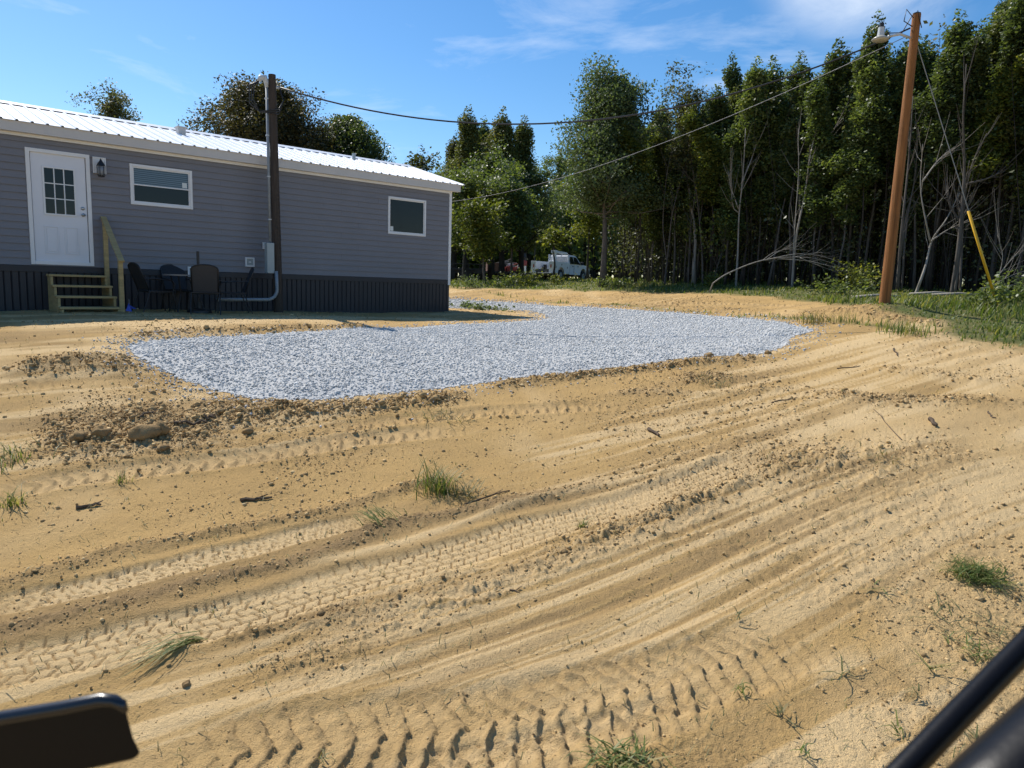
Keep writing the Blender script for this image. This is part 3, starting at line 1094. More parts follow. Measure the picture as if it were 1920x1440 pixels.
MB().tube([(hx, -.002, DOOR[2] + .94), (hx, -.035, DOOR[2] + .94)], [.03, .026], 12).tube([(hx, -.03, DOOR[2] + .94), (hx, -.075, DOOR[2] + .94)], [.015, .03], 12).build('door_handle', M_NICKEL, door, smooth=True)
MB().tube([(hx, -.002, DOOR[2] + 1.06), (hx, -.025, DOOR[2] + 1.06)], [.033, .028], 12).build('deadbolt', M_NICKEL, door, smooth=True)


def window(o, split, blind):
    wn = frame(o, .05, -.032, .03).build('window', M_WHITE, house, bevel=.004)
    i = (o[0] + .05, o[1] - .05, o[2] + .05, o[3] - .05)
    if split:
        zm = o[2] + (o[3] - o[2]) * .5
        frame((i[0], i[1], zm - .012, i[3]), .022, -.018, .02).build('upper_sash', M_WHITE, wn)
        frame((i[0], i[1], i[2], zm + .012), .022, -.008, .022).build('lower_sash', M_WHITE, wn)
        MB().box(i[0] + .02, i[1] - .02, .002, .006, zm, i[3] - .01).build('upper_pane', M_BLINDGLASS, wn)
        MB().box(i[0] + .02, i[1] - .02, .012, .016, i[2] + .01, zm).build('lower_pane', M_GLASS, wn)
        MB().box(i[1] - .14, i[1] - .05, -.0015, .0015, zm + .03, zm + .13).build('sticker', M_STICKER, wn)
    else:
        MB().box(i[0] + .005, i[1] - .005, .002, .006, i[2] + .005, i[3] - .005).build('pane', M_GLASS, wn)
        MB().box(i[0] + .03, i[0] + .115, -.0015, .0015, i[2] + .03, i[2] + .14).build('sticker', M_STICKER, wn)
        frame((i[0], i[1], i[2], i[3]), .018, -.012, .02).build('sash', M_WHITE, wn)
    return wn


def blind_glass():
    m = bpy.data.materials.new('blind_behind_glass')
    m.use_nodes = True
    t = m.node_tree
    b = t.nodes['Principled BSDF']
    b.inputs['Roughness'].default_value = .08
    tcn = nn(t, 'ShaderNodeTexCoord')
    wv = nn(t, 'ShaderNodeTexWave', bands_direction='Z', Scale=8.5, Distortion=0.1)
    t.links.new(tcn.outputs['Object'], wv.inputs['Vector'])
    rp = nn(t, 'ShaderNodeValToRGB')
    rp.color_ramp.elements[0].position = .3
    rp.color_ramp.elements[0].color = (.035, .05, .065, 1)
    rp.color_ramp.elements[1].position = .6
    rp.color_ramp.elements[1].color = (.13, .17, .21, 1)
    t.links.new(wv.outputs[0], rp.inputs[0])
    t.links.new(rp.outputs[0], b.inputs['Base Color'])
    return m


M_BLINDGLASS = blind_glass()
window(WIN1, True, True)
window(WIN2, False, False)

# porch lantern on its white mounting block
pl = frame((-8.37, -8.15, 2.60, 2.90), .02, -.045, -.01)
pl.box(-8.352, -8.168, -.036, -.012, 2.618, 2.882)
lb = pl.build('light_block', M_WHITE, house, bevel=.004)
lx, lz = -8.26, 2.72
ln = MB()
ln.tube([(lx, -.036, lz + .06), (lx, -.10, lz + .10), (lx, -.15, lz + .10)], .012, 8)
ln.tube([(lx, -.15, lz + .14), (lx, -.15, lz + .10), (lx, -.15, lz + .06), (lx, -.15, lz + .015)], [.008, .025, .055, .075], 10)
ln.tube([(lx, -.15, lz - .19), (lx, -.15, lz - .17)], [.05, .062], 10)
for k in range(6):
    a = k * math.pi / 3
    ln.tube([(lx + .07 * math.cos(a), -.15 + .07 * math.sin(a), lz + .015), (lx + .058 * math.cos(a), -.15 + .058 * math.sin(a), lz - .17)], .006, 5)
lan = ln.build('porch_lantern', M_BLACK, lb)
MB().tube([(lx, -.15, lz + .0), (lx, -.15, lz - .15)], [.05, .045], 10).build('lantern_glass', mat('seeded_glass', (.25, .27, .3), .1, .1, 4), lan, smooth=True)


def cover(x, z, s_, parent=house, name='vent_cover'):
    o = frame((x - s_, x + s_, z - s_, z + s_), s_ * .3, -.045, -.012).build(name, M_WHITE, parent, bevel=.003)
    m = MB().box(x - s_ * .7, x + s_ * .7, -.030, -.014, z - s_ * .7, z + s_ * .7)
    m.build('vent_flap', M_GREYBOX, o)
    MB().box(x - s_ * .3, x + s_ * .25, -.04, -.0305, z - s_ * .15, z + s_ * .15).build('vent_hook', M_WHITE, o)


cover(-5.42, 1.08, .10)
cover(-6.62, .83, .10)
mt = MB().box(-5.13, -4.93, -.04, -.012, 1.38, 1.52).tube([(-5.03, -.03, 1.46), (-5.03, -.11, 1.46)], [.055, .05], 14)
mt.tube([(-5.03, -.07, 1.44), (-5.06, -.075, 1.36)], .014, 8)
mt.build('outdoor_outlet', M_WHITE, house, bevel=.003)

# ------------------------------------------------------------------ wooden steps
M_WOOD = mat('new_pine', (.40, .30, .14), .75, .2, 3, .25, 20, .3, 0, (1, 1, 8))
ST_X0, ST_X1 = -9.20, -8.28
st = thing('wooden_steps', 'small new pine steps with one handrail below the white door', 'steps', hw((ST_X0 + ST_X1) / 2, -.6, 0), YAW)


def loc(x, y, z):
    return (x - (ST_X0 + ST_X1) / 2, y + .6, z)


def lbox(m, x0, x1, y0, y1, z0, z1):
    a, b = loc(x0, y0, z0), loc(x1, y1, z1)
    return m.box(a[0], b[0], a[1], b[1], a[2], b[2])


for k, (zt, yo) in enumerate(((.70, -.06), (.515, -.36), (.33, -.64), (.145, -.92))):
    m = MB()
    for j in (0, 1):
        y1 = yo - j * .142
        lbox(m, ST_X0 - .02, ST_X1 + .02, y1 - .138, y1, zt - .038, zt)
    m.build('tread', M_WOOD, st, bevel=.004)
for xx in (ST_X0 + .0, ST_X1 - .038):
    poly = [(-.05, 0.02), (-.05, .658), (-.355, .658), (-.355, .47), (-.64, .47), (-.64, .288), (-.92, .288), (-.92, .10), (-1.19, .10), (-1.19, -.06), (-1.05, -.06)]
    m = MB()
    v0 = [loc(xx, y, z) for y, z in poly]
    v1 = [loc(xx + .038, y, z) for y, z in poly]
    nn_ = len(poly)
    m.add(v0 + v1, [tuple(range(nn_)), tuple(range(2 * nn_ - 1, nn_ - 1, -1))] + [((i + 1) % nn_, i, nn_ + i, nn_ + (i + 1) % nn_) for i in range(nn_)])
    m.build('stringer', M_WOOD, st)
for yb, zb, zt in ((-.14, .0, 1.70), (-1.13, -.05, .98)):
    m = lbox(MB(), ST_X1 + .006, ST_X1 + .080, yb - .038, yb + .038, zb, zt)
    m.build('post', M_WOOD, st, bevel=.004)
MB().bar(loc(ST_X1 + .043, -.05, 1.80), loc(ST_X1 + .043, -1.22, .965), .10, .036).build('handrail', M_WOOD, st, bevel=.004)

# ------------------------------------------------------------------ patio furniture
M_IRON = mat('dark_wrought_iron', (.012, .012, .014), .5, .1, 10)
M_MESH = mat('dark_mesh_fabric', (.016, .016, .019), .7, .1, 40)
M_MESH2 = mat('grey_mesh_fabric', (.032, .034, .040), .7, .08, 40)
M_TABLE = mat('tabletop', (.20, .19, .18), .35, .08, 6)


def patio_chair(name, label, px, out, rz, seat_mat):
    """x, out: place along the wall and distance from it; the chair faces local -y"""
    p = hw(px, -out, 0)
    t = thing(name, label, 'chair', (p[0], p[1], zat(p[0], p[1])), YAW + rz, 'patio chairs round the table')
    W2 = .25
    t.scale = (.93, .93, .95)
    m = MB()
    sh = .42
    for i in range(6):
        a0 = i / 6
        m.add([(-W2, -.24 + .48 * a0, sh - .02 * math.sin(a0 * 3.1)), (W2, -.24 + .48 * a0, sh - .02 * math.sin(a0 * 3.1)), (W2, -.24 + .48 * (a0 + 1 / 6), sh - .02 * math.sin((a0 + 1 / 6) * 3.1)), (-W2, -.24 + .48 * (a0 + 1 / 6), sh - .02 * math.sin((a0 + 1 / 6) * 3.1))], [(0, 1, 2, 3)])
    s_ = m.build('seat', seat_mat, t)
    sm = s_.modifiers.new('solid', 'SOLIDIFY')
    sm.thickness = .012
    # back with an arched top
    pts = [(-W2 + .01, 0.24, sh + .02)]
    for k in range(0, 9):
        a = math.pi * (1 - k / 8)
        pts.append((W2 * .98 * math.cos(a), .24 + .17 + .03 * math.sin(a), sh + .45 + .09 * math.sin(a)))
    pts.append((W2 - .01, .24, sh + .02))
    m = MB().add(pts, [tuple(range(len(pts)))])
    b = m.build('backrest', seat_mat, t)
    sm = b.modifiers.new('solid', 'SOLIDIFY')
    sm.thickness = .012
    MB().tube(pts, .014, 6).build('back_frame', M_IRON, t, smooth=True)
    m = MB()
    m.tube([(-W2, -.25, sh), (W2, -.25, sh), (W2, .25, sh), (-W2, .25, sh), (-W2, -.25, sh)], .013, 6)
    m.build('seat_frame', M_IRON, t)
    for s in (-1, 1):
        MB().tube([(s * W2, -.22, sh), (s * (W2 + .02), -.28, .2), (s * (W2 + .02), -.31, .0)], .013, 6).build('leg', M_IRON, t)
        MB().tube([(s * W2, .22, sh), (s * (W2 + .02), .30, .2), (s * (W2 + .02), .38, .0)], .013, 6).build('leg', M_IRON, t)
        MB().tube([(s * W2, .32, sh + .24), (s * (W2 + .03), .1, sh + .245), (s * (W2 + .03), -.2, sh + .22), (s * (W2 + .02), -.27, sh + .14), (s * W2, -.24, sh)], .013, 6).build('armrest', M_IRON, t)
    return t


TX, TO = -7.08, 1.05
tp = hw(TX, -TO, 0)
tb = thing('patio_table', 'dark patio table with an umbrella pole through it by the house', 'table', (tp[0], tp[1], zat(tp[0], tp[1])), YAW + .3)
m = MB()
poly = [(.42 * math.cos(a), .42 * math.sin(a)) for a in np.linspace(0, 2 * math.pi, 28, endpoint=False)]
m.add([(x, y, .70) for x, y in poly] + [(x, y, .725) for x, y in poly], [tuple(range(27, -1, -1)), tuple(range(28, 56))] + [(i, (i + 1) % 28, 28 + (i + 1) % 28, 28 + i) for i in range(28)])
m.build('tabletop', M_TABLE, tb)
for k in range(4):
    a = k * math.pi / 2 + .5
    MB().tube([(.30 * math.cos(a), .30 * math.sin(a), .70), (.22 * math.cos(a), .22 * math.sin(a), .36), (.36 * math.cos(a), .36 * math.sin(a), .0)], .014, 6).build('leg', M_IRON, tb)
up = hw(TX + .19, -TO - .12, 0)
um = thing('umbrella_pole', 'black bare umbrella pole standing up through the patio table', 'pole', (up[0], up[1], zat(up[0], up[1])), 0)
MB().tube([(0, 0, .03), (0, 0, 1.18)], .026, 10).build('pole', M_BLACK, um)
MB().tube([(0, 0, 0), (0, 0, .05), (0, 0, .09), (0, 0, .2)], [.23, .22, .05, .04], 16).build('base', M_BLACK, um)
patio_chair('patio_chair', 'dark iron patio chair nearest the wooden steps', -7.62, 1.0, R(90) + .15, M_MESH)
patio_chair('patio_chair', 'dark patio chair between the table and the house wall', -6.98, .40, R(0) + .1, M_MESH)
patio_chair('patio_chair', 'grey mesh patio chair with its back to the gravel', -6.95, 1.72, R(180) - .35, M_MESH2)
patio_chair('patio_chair', 'dark patio chair on the side of the table towards the pole', -6.25, 1.15, R(-90) - .25, M_MESH)

# small blue utility flag
fp = gpt(243, 590)
fl = thing('marker_flag', 'tiny blue marker flag in the soil between steps and chairs', 'flag', fp)
MB().tube([(0, 0, -.05), (0, 0, .26)], .004, 6).build('staff', M_STEEL, fl)
f_ = MB().add([(0, 0, .26), (.01, -.03, .17), (.12, .02, .10), (0, 0, .10)], [(0, 1, 2, 3)])
f_.add([(-.05, -.03, .06), (.0, -.01, .20), (.055, -.02, .05)], [(0, 1, 2)])
f_.build('flag', mat('blue_flag', (.03, .07, .42), .6, .05, 10), fl)

# ------------------------------------------------------------------ poles and wires
M_POLEDARK = mat('weathered_pole', (.060, .046, .036), .85, .35, 4, .5, 30, .3, 0, (6, 6, .5))
M_POLE = mat('treated_pine_pole', (.25, .105, .032), .8, .45, 3, .45, 30, .3, 0, (7, 7, .45))
M_WIRE = mat('black_cable', (.02, .02, .022), .5, .1, 20)
M_BAREWIRE = mat('aluminium_strand', (.20, .20, .205), .5, .6, 9)
M_YELLOW = mat('yellow_guard', (.72, .42, .02), .45, .06, 6)
M_LAMPGREY = mat('lamp_housing', (.52, .54, .55), .4, .06, 8)

PB = np.array(hw(-5.02, -.55, 0))
PB[2] = zat(PB[0], PB[1])
Yp = PB[1]
ptop = at(510, 140, Yp)
lp = thing('utility_pole', 'old dark weathered utility pole with conduit in front of the house', 'pole', PB)
T = np.array(ptop) - PB


def lpp(t, off=(0, 0, 0)):
    return tuple(T * t + np.array(off))


MB().tube([lpp(-.05), lpp(.0), lpp(.35), lpp(.7), lpp(1)], [.102, .10, .094, .085, .075], 18).build('shaft', M_POLEDARK, lp, smooth=False)
# conduit up the left side of the pole, weatherhead on top
eu = np.array([-math.cos(YAW), -math.sin(YAW), 0])       # along the wall, to the left
ev = np.array([math.sin(YAW), -math.cos(YAW), 0])        # out of the wall, to us
cx = np.array([-.118, -.06, 0])


def cpt(t, k=1.0):
    return tuple(T * t + cx * k)


cd_ = MB()
cd_.tube([cpt(.30), cpt(.6, .9), cpt(.955, .85)], .03, 10)
cd_.build('riser_conduit', M_STEEL, lp, smooth=True)
wh = MB().tube([cpt(.945, .85), cpt(.965, .9), tuple(np.array(cpt(.985, .9)) + eu * .03), tuple(np.array(cpt(.98, .9)) + eu * .12), tuple(np.array(cpt(.965, .9)) + eu * .16)], [.034, .05, .06, .055, .04], 10)
wh.build('weatherhead', M_LAMPGREY, lp, smooth=True)
for t in (.40, .58, .75, .90):
    c_ = np.array(cpt(t, .92))
    MB().tube([tuple(c_ + np.array([0, 0, -.012])), tuple(c_ + np.array([0, 0, .012]))], .042, 10).build('conduit_strap', M_LAMPGREY, lp)
en = MB()
bx = Matrix.Translation(Vector(T * .235 + np.array([-.10, -.13, 0]))) @ Matrix.Rotation(YAW, 4, 'Z')
en.box(-.10, .06, -.08, .06, -.32, .32, bx)
en.build('breaker_box', M_GREYBOX, lp, bevel=.01)
lo_ = MB()
c0 = np.array(T * .18 + ev * .15 + eu * .12)
pts = [c0, c0 * [1, 1, 0] + [0, 0, .55]]
pts = [tuple(T * .18 + ev * .13 + eu * .08), tuple(T * 0 + ev * .13 + eu * .08 + np.array([0, 0, .50]))]
for k in range(1, 7):
    a = k / 6 * math.pi / 2
    pts.append(tuple(ev * .13 + eu * (.08 + .22 * (1 - math.cos(a))) + np.array([0, 0, .50 - .22 * math.sin(a)])))
pts.append(tuple(ev * .13 + eu * 1.35 + np.array([0, 0, .27])))
lo_.tube(pts, .036, 10)
lo_.build('lower_conduit', M_STEEL, lp, smooth=True)
lw = MB()
for k in range(3):
    q0 = np.array(cpt(.965, .9)) + eu * .16
    lw.tube([tuple(q0), tuple(q0 + eu * (.10 + .05 * k) + np.array([0, 0, -.12])), tuple(q0 + eu * (.12 + .04 * k) + np.array([0, 0, -.38 - .05 * k])), tuple(q0 + eu * .02 + ev * .05 + np.array([0, 0, -.62])), tuple(T * .86 - eu * .08 + ev * .11 + np.array([0, 0, -.05 * k])), tuple(T * .90 - eu * .2 + ev * .08 + np.array([0, 0, .0])), tuple(T * .955 - eu * .13 + ev * .05)], .012, 6)
lw.build('drip_loop', M_WIRE, lp, smooth=True)
MB().tube([tuple(T * .95 - eu * .05), tuple(T * .955 - eu * .17)], .025, 8).build('cable_clevis', M_LAMPGREY, lp)

# right pole, leaning slightly
RB = gpt(1657, 582)
RB[2] -= .02
RT = at(1719, 27, RB[1] - .1)
rp_ = thing('utility_pole', 'new orange-brown treated pole leaning right beside the woods', 'pole', RB)
RV = RT - RB
kn = []
MB().tube([tuple(RV * t) for t in (-.06, 0, .25, .5, .75, 1.0)], [.112, .110, .102, .094, .085, .077], 20).build('shaft', M_POLE, rp_)
MB().tube([tuple(RV * .995), tuple(RV * 1.004)], [.077, .072], 20).build('pole_top', M_POLEDARK, rp_)
lh = at(1651, 70, RB[1] - .35) - RB                      # lamp position
ar = RV * .925
arm = [ar + np.array([-.09, -.03, -.02]), ar * .5 + lh * .5 + np.array([.05, 0, .06]), lh + np.array([.16, .02, .03])]
MB().tube([tuple(a) for a in arm], .024, 8).build('lamp_arm', M_LAMPGREY, rp_, smooth=True)
MB().tube([tuple(lh + np.array([0, 0, .22])), tuple(lh + np.array([0, 0, .24]))], [.03, .03], 10).tube([tuple(lh + np.array([0, 0, .0])), tuple(lh + np.array([0, 0, .07])), tuple(lh + np.array([0, 0, .18]))], [.07, .062, .054], 14).build('lamp_housing', M_LAMPGREY, rp_, smooth=False)
MB().tube([tuple(lh + np.array([0, 0, .18])), tuple(lh + np.array([0, 0, .26]))], .045, 12).build('photocell', M_BLACK, rp_)
MB().tube([tuple(lh + np.array([0, 0, z])) for z in (.02, -.012, -.04, -.065)], [.08, .13, .16, .135], 20).build('lamp_reflector', mat('lamp_lens', (.38, .36, .30), .3, .1, 8), rp_, smooth=True)
dl = MB()
tp_ = RV
dl.tube([tuple(lh + np.array([.1, 0, .08])), tuple(RV * .93 + np.array([-.25, 0, .05])), tuple(RV * .985 + np.array([-.12, -.03, .02])), tuple(RV * 1.0 + np.array([-.02, -.06, .05])), tuple(RV * .95 + np.array([.06, -.12, 0]))], .010, 6)
dl.tube([tuple(RV * .955 + np.array([-.1, -.08, 0])), tuple(RV * .965 + np.array([-.26, -.05, .05])), tuple(RV * 1.0 + np.array([-.22, -.02, .08])), tuple(RV * .985 + np.array([-.08, -.05, 0]))], .010, 6)
dl.build('jumper_wires', M_WIRE, rp_, smooth=True)


def sag(a, b, s, n=40):
    a, b = np.array(a), np.array(b)
    return [tuple(a + (b - a) * t - np.array([0, 0, s * 4 * t * (1 - t)])) for t in np.linspace(0, 1, n)]


def wire(name, label, a, b, s, r, m_):
    return tag(MB().tube(sag(a, b, s), r, 6).build(name, m_, None, smooth=True), label, 'cable')


A1 = np.array(PB) + T * .955 - eu * .17
B1 = np.array(RB) + RV * .955
SAG1 = 1.22
wire('service_cable', 'black twisted overhead cable sagging between the two poles', A1, B1 + np.array([-.1, 0, 0]), SAG1, .016, M_WIRE)
# second line from the right pole back behind the house
B2 = np.array(RB) + RV * .935
A2 = at(700, 378, 38)
wire('service_cable', 'lower pale overhead cable running from right pole behind the house', A2, B2 + np.array([-.12, .05, -.02]), 1.15, .007, M_BAREWIRE)
# guy wire with yellow guard
GB = gpt(1873, 580)
gt = np.array(RB) + RV * .93
GM_ = at(1820, 388, GB[1])
gd_ = (gt - GB)
gy = thing('guy_wire', 'thin steel guy wire with yellow plastic guard at woods edge', 'guy wire', GB)
MB().tube([(0, 0, .02), tuple(gd_)], .009, 6).build('strand', M_STEEL, gy)
GD = GM_ - GB
MB().tube([tuple(gd_ / np.linalg.norm(gd_) * .12), tuple(gd_ / np.linalg.norm(gd_) * 2.25)], .027, 10).build('guard', M_YELLOW, gy, smooth=True)
MB().tube([(0, 0, -.1), tuple(gd_ / np.linalg.norm(gd_) * .16)], .022, 8).build('anchor_rod', M_STEEL, gy)
# ------------------------------------------------------------------ trees
M_BARK = mat('grey_bark', (.115, .10, .086), .9, .35, 5, .6, 40, .2, 0, (3, 3, .7))
M_BARKDARK = mat('dark_bark', (.050, .042, .035), .9, .3, 5, .5, 40, .2, 0, (3, 3, .7))
M_BARKPALE = mat('pale_bark', (.30, .27, .23), .85, .3, 6, .3, 40, .2, 0, (3, 3, .7))
G_DARK, G_MID, G_LIT, G_YEL = (.055, .080, .029), (.108, .15, .052), (.18, .22, .075), (.27, .28, .09)
M_LEAF = leaf_mat('green_leaf', [(0, G_DARK), (.45, G_MID), (.85, G_LIT), (1, G_YEL)], .45, .42, .4)
M_LEAFDK = leaf_mat('dark_green_leaf', [(0, (.046, .066, .028)), (.5, (.084, .116, .046)), (1, (.14, .18, .062))], .45, .40, .4)
M_LEAFBR = leaf_mat('browning_leaf', [(0, (.060, .078, .026)), (.5, (.115, .138, .046)), (.85, (.175, .175, .06)), (1, (.22, .165, .07))], .6, .3, .25)
M_LEAFYL = leaf_mat('yellow_green_leaf', [(0, (.05, .075, .018)), (.4, (.11, .14, .030)), (1, (.27, .27, .06))], .55, .40, .3)
M_LEAFOL = leaf_mat('olive_leaf', [(0, (.045, .055, .022)), (.5, (.085, .095, .040)), (1, (.16, .165, .075))], .6, .34, .3)
M_LEAFGY = leaf_mat('grey_green_leaf', [(0, (.056, .082, .040)), (.5, (.10, .142, .064)), (1, (.17, .215, .10))], .55, .36, .3)


M_LEAFOAK = leaf_mat('rusty_oak_leaf', [(0, (.048, .048, .022)), (.45, (.085, .080, .036)), (.8, (.13, .10, .048)), (1, (.17, .11, .06))], .55, .28, .3)
M_LEAFSHADE = leaf_mat('shade_leaf', [(0, (.056, .064, .030)), (.5, (.10, .112, .052)), (1, (.16, .165, .08))], .5, .3, .4)


def leaf_cloud(P, size, g, upb=.5, aspect=.62, droop=0.0):
    """one folded diamond per leaf at each point"""
    n = len(P)
    nrm = g.normal(size=(n, 3))
    nrm[:, 2] = np.abs(nrm[:, 2]) + upb
    nrm /= np.linalg.norm(nrm, axis=1)[:, None]
    t = g.normal(size=(n, 3))
    t[:, 2] -= droop
    t -= nrm * (t * nrm).sum(1)[:, None]
    t /= np.linalg.norm(t, axis=1)[:, None] + 1e-9
    b = np.cross(nrm, t)
    s = size * (.6 + .8 * g.random(n))[:, None]
    v = np.stack([P - t * s * .5, P + b * s * aspect * .5 - nrm * s * .08, P + t * s * .55, P - b * s * aspect * .5 - nrm * s * .08], 1).reshape(-1, 3)
    return v


def quads(n):
    return np.arange(n * 4).reshape(n, 4)


def ball(g, n):
    v = g.normal(size=(n, 3))
    r = np.linalg.norm(v, axis=1)
    return v * np.minimum(1, 2.0 / r)[:, None]


def tree_data(seed, H, r0, z0, rad, prof, nb=40, per=28, leaf=.11, clump=.22, el=(15, 55), wob=.25, lvar=(.40, .95), shell=0, twig=3, gap=.15, upb=.5, taper=1.0, droop=0.0, nside=7):
    """trunk tubes and leaf points of one tree, at the origin"""
    g = np.random.default_rng(seed)
    mb = MB()
    nseg = 9
    tz = np.linspace(0, H * .96, nseg)
    tx = np.cumsum(g.normal(0, wob / nseg ** .5, nseg)) * np.linspace(0, 1, nseg)
    ty = np.cumsum(g.normal(0, wob / nseg ** .5, nseg)) * np.linspace(0, 1, nseg)
    tr = r0 * (1 - .93 * np.linspace(0, 1, nseg) ** taper)
    tr[0] *= 1.35
    mb.tube(list(zip(tx, ty, tz)), tr, nside)
    pts, wts = [], []
    for k in range(nb):
        t = ((k + g.random()) / nb)
        h = z0 + (H * .97 - z0) * t
        L = rad * prof(t) * (lvar[0] + lvar[1] * g.random())
        if g.random() < gap * .5:
            L *= .5
        az = k * 2.39996 + g.normal(0, .4)
        e = math.radians(el[0] + (el[1] - el[0]) * (t * .7 + .3 * g.random()))
        b0 = np.array([np.interp(h, tz, tx), np.interp(h, tz, ty), h])
        d = np.array([math.cos(az) * math.cos(e), math.sin(az) * math.cos(e), math.sin(e)])
        p = [b0]
        for q in range(4):
            d2 = d + np.array([0, 0, .10 * q - droop * q * .25]) + g.normal(0, .10, 3)
            p.append(p[-1] + d2 / np.linalg.norm(d2) * L / 4)
        rr = max(.006, np.interp(h, tz, tr) * .42)
        mb.tube(p, [rr, rr * .75, rr * .5, rr * .3, rr * .12], 5, cap=False)
        P = np.array(p)
        for q in range(twig + 1):
            u = .30 + .7 * g.random() if q else 1.0
            i = min(int(u * 4), 3)
            c = P[i] + (P[i + 1] - P[i]) * (u * 4 - i)
            if q:
                dd = g.normal(0, 1, 3)
                dd[2] = abs(dd[2]) * .6
                dd /= np.linalg.norm(dd)
                l2 = L * .38 * (.5 + g.random() * .8)
                e2 = c + dd * l2
                mb.tube([c, (c + e2) / 2 + g.normal(0, .03, 3), e2], [rr * .35, rr * .25, rr * .1], 4, cap=False)
                cs = [c + dd * l2 * .55, e2]
            else:
                cs = [c]
            for cc in cs:
                m_ = int(per * (.5 + g.random()))
                pts.append(cc + ball(g, m_) * clump * np.array([1, 1, .8]))
    top = np.array([tx[-1], ty[-1], tz[-1]])
    for q in range(2 if shell else 7):                                   # the leader thins out to a tip
        pts.append(top + ball(g, max(6, int(per * (1 - q / 8)))) * clump * (1.0 - .11 * q) + [0, 0, clump * (.1 + .62 * q)])
    if shell:
        for k in range(shell // 60):                     # outer leaf lumps of a full rounded crown
            d = g.normal(size=3)
            d[2] = d[2] * .9 + .2
            d /= np.linalg.norm(d)
            rr = .80 + .32 * float(vn(d[0] * 2.2 + seed, d[1] * 2.2 + d[2] * 2.0, 3))
            c = np.array([d[0] * rad * rr, d[1] * rad * rr, H * .64 + d[2] * H * .36 * rr])
            pts.append(c + ball(g, 60) * clump * .9)
    P = np.concatenate(pts)
    P = P[P[:, 2] > z0 * .4]
    v = leaf_cloud(P, leaf, g, upb, droop=droop)
    # whole clumps vary in colour as well as single leaves
    tint = np.repeat(0, 0)
    tl = []
    for a in pts:
        tl.append(np.full(len(a), g.normal(.45, .14)))
    tl = np.concatenate(tl)
    Pall = np.concatenate(pts)
    tl = tl[Pall[:, 2] > z0 * .4]
    tint = (tl + g.normal(0, .16, len(tl))).clip(0, 1)
    return mb, v, tint


def tree_meshes(name, mbark, mleaf, **k):
    mb, v, tint = tree_data(**k)
    me = bpy.data.meshes.new('trunk')
    me.from_pydata(mb.v, [], mb.f)
    me.materials.append(mbark)
    me.polygons.foreach_set('use_smooth', [True] * len(me.polygons))
    me.update()
    cr_ = npmesh('crown', v, quads(len(v) // 4), mleaf, attr={'tint': ('FACE', tint)})
    return me, cr_


def put_tree(name, label, meshes, loc, rz=0, s=1.0, group=None, tilt=(0, 0), cat='tree'):
    t = thing(name, label, cat, loc, rz, group)
    t.scale = (s, s, s) if not hasattr(s, '__len__') else s
    t.rotation_euler = (tilt[0], tilt[1], rz)
    link('trunk', meshes[0], t)
    link('crown', meshes[1], t)
    return t


def base_at(px, Y):
    p = at(px, 545, Y)
    return np.array([p[0], p[1], float(base(p[0], p[1])) - .05])


def height_to(px, py, Y):
    """tree height so that its top shows at py"""
    b = base_at(px, Y)
    return at(px, py, Y)[2] - b[2]


col_prof = lambda t: (1 - t) ** .75 * (.55 + .45 * min(1, t * 4))
oval = lambda t: (math.sin(math.pi * (t * .86 + .10))) ** .7
cone = lambda t: (1 - t) ** .8 * .95 + .1
vase = lambda t: .55 + .45 * math.sin(math.pi * min(t * 1.1, 1) * .8)

# --- trees behind the house and along the lawn, each of its own kind
put_tree('tree', 'pale olive open-crowned treetop showing over the left end of the roof',
         tree_meshes('t', M_BARK, M_LEAFOL, seed=11, H=height_to(208, 190, 42), r0=.25, z0=2.5, rad=2.5, prof=oval, nb=46, per=44, leaf=.13, clump=.26, twig=3, wob=.6), base_at(208, 42))
put_tree('oak_tree', 'broad brownish oak rising behind the roof beside the dark pole',
         tree_meshes('t', M_BARKDARK, M_LEAFOAK, seed=13, H=height_to(490, 190, 46), r0=.45, z0=2.0, rad=4.3, prof=oval, shell=24000, lvar=(.7, .3), nb=130, per=75, leaf=.16, clump=.42, twig=4, el=(5, 60)), base_at(500, 46))
put_tree('oak_tree', 'dark green rounded oak right of the brownish oak behind the roof',
         tree_meshes('t', M_BARKDARK, M_LEAFDK, seed=14, H=height_to(660, 232, 48), r0=.4, z0=2.0, rad=2.6, prof=oval, shell=15000, lvar=(.7, .3), nb=90, per=64, leaf=.16, clump=.36, twig=4, el=(5, 60)), base_at(655, 48))
put_tree('tree', 'thin olive treetop peeping over the right end of the roof',
         tree_meshes('t', M_BARK, M_LEAFOL, seed=15, H=height_to(790, 297, 50), r0=.2, z0=1.5, rad=2.2, prof=oval, nb=34, per=16, leaf=.22, clump=.35, wob=.5), base_at(790, 50))
GRP = 'tall autumn-tinged trees behind the white truck'
for i, (px, top, Y, rad, mm_, lab) in enumerate((
        (872, 224, 44, 1.35, M_LEAFBR, 'narrow spired brown-green tree nearest the house corner'),
        (902, 240, 46, 1.2, M_LEAF, 'slim green spire between the narrow spires right of the house'),
        (940, 222, 44, 1.8, M_LEAFBR, 'tallest brown-green tree of the spired group right of the house'),
        (975, 240, 45, 1.35, M_LEAFBR, 'right-hand brown-tinged tree of the spired group, next to open sky'),
        (850, 270, 47, 1.3, M_LEAFOL, 'olive tree half hidden behind the house corner'),
        (920, 300, 40, 2.1, M_LEAF, 'lower green tree in front of the spired group'))):
    put_tree('sweetgum_tree', lab, tree_meshes('t', M_BARKDARK, mm_, seed=20 + i, H=height_to(px, top, Y), r0=.2, z0=1.6, rad=rad * 2.1, prof=lambda t: (1 - t) ** 1.15 * (.75 + .25 * min(1, t * 4)) + .06, nb=76, per=44, leaf=.14, clump=.27, twig=3, el=(25, 65)), base_at(px, Y), group=GRP)
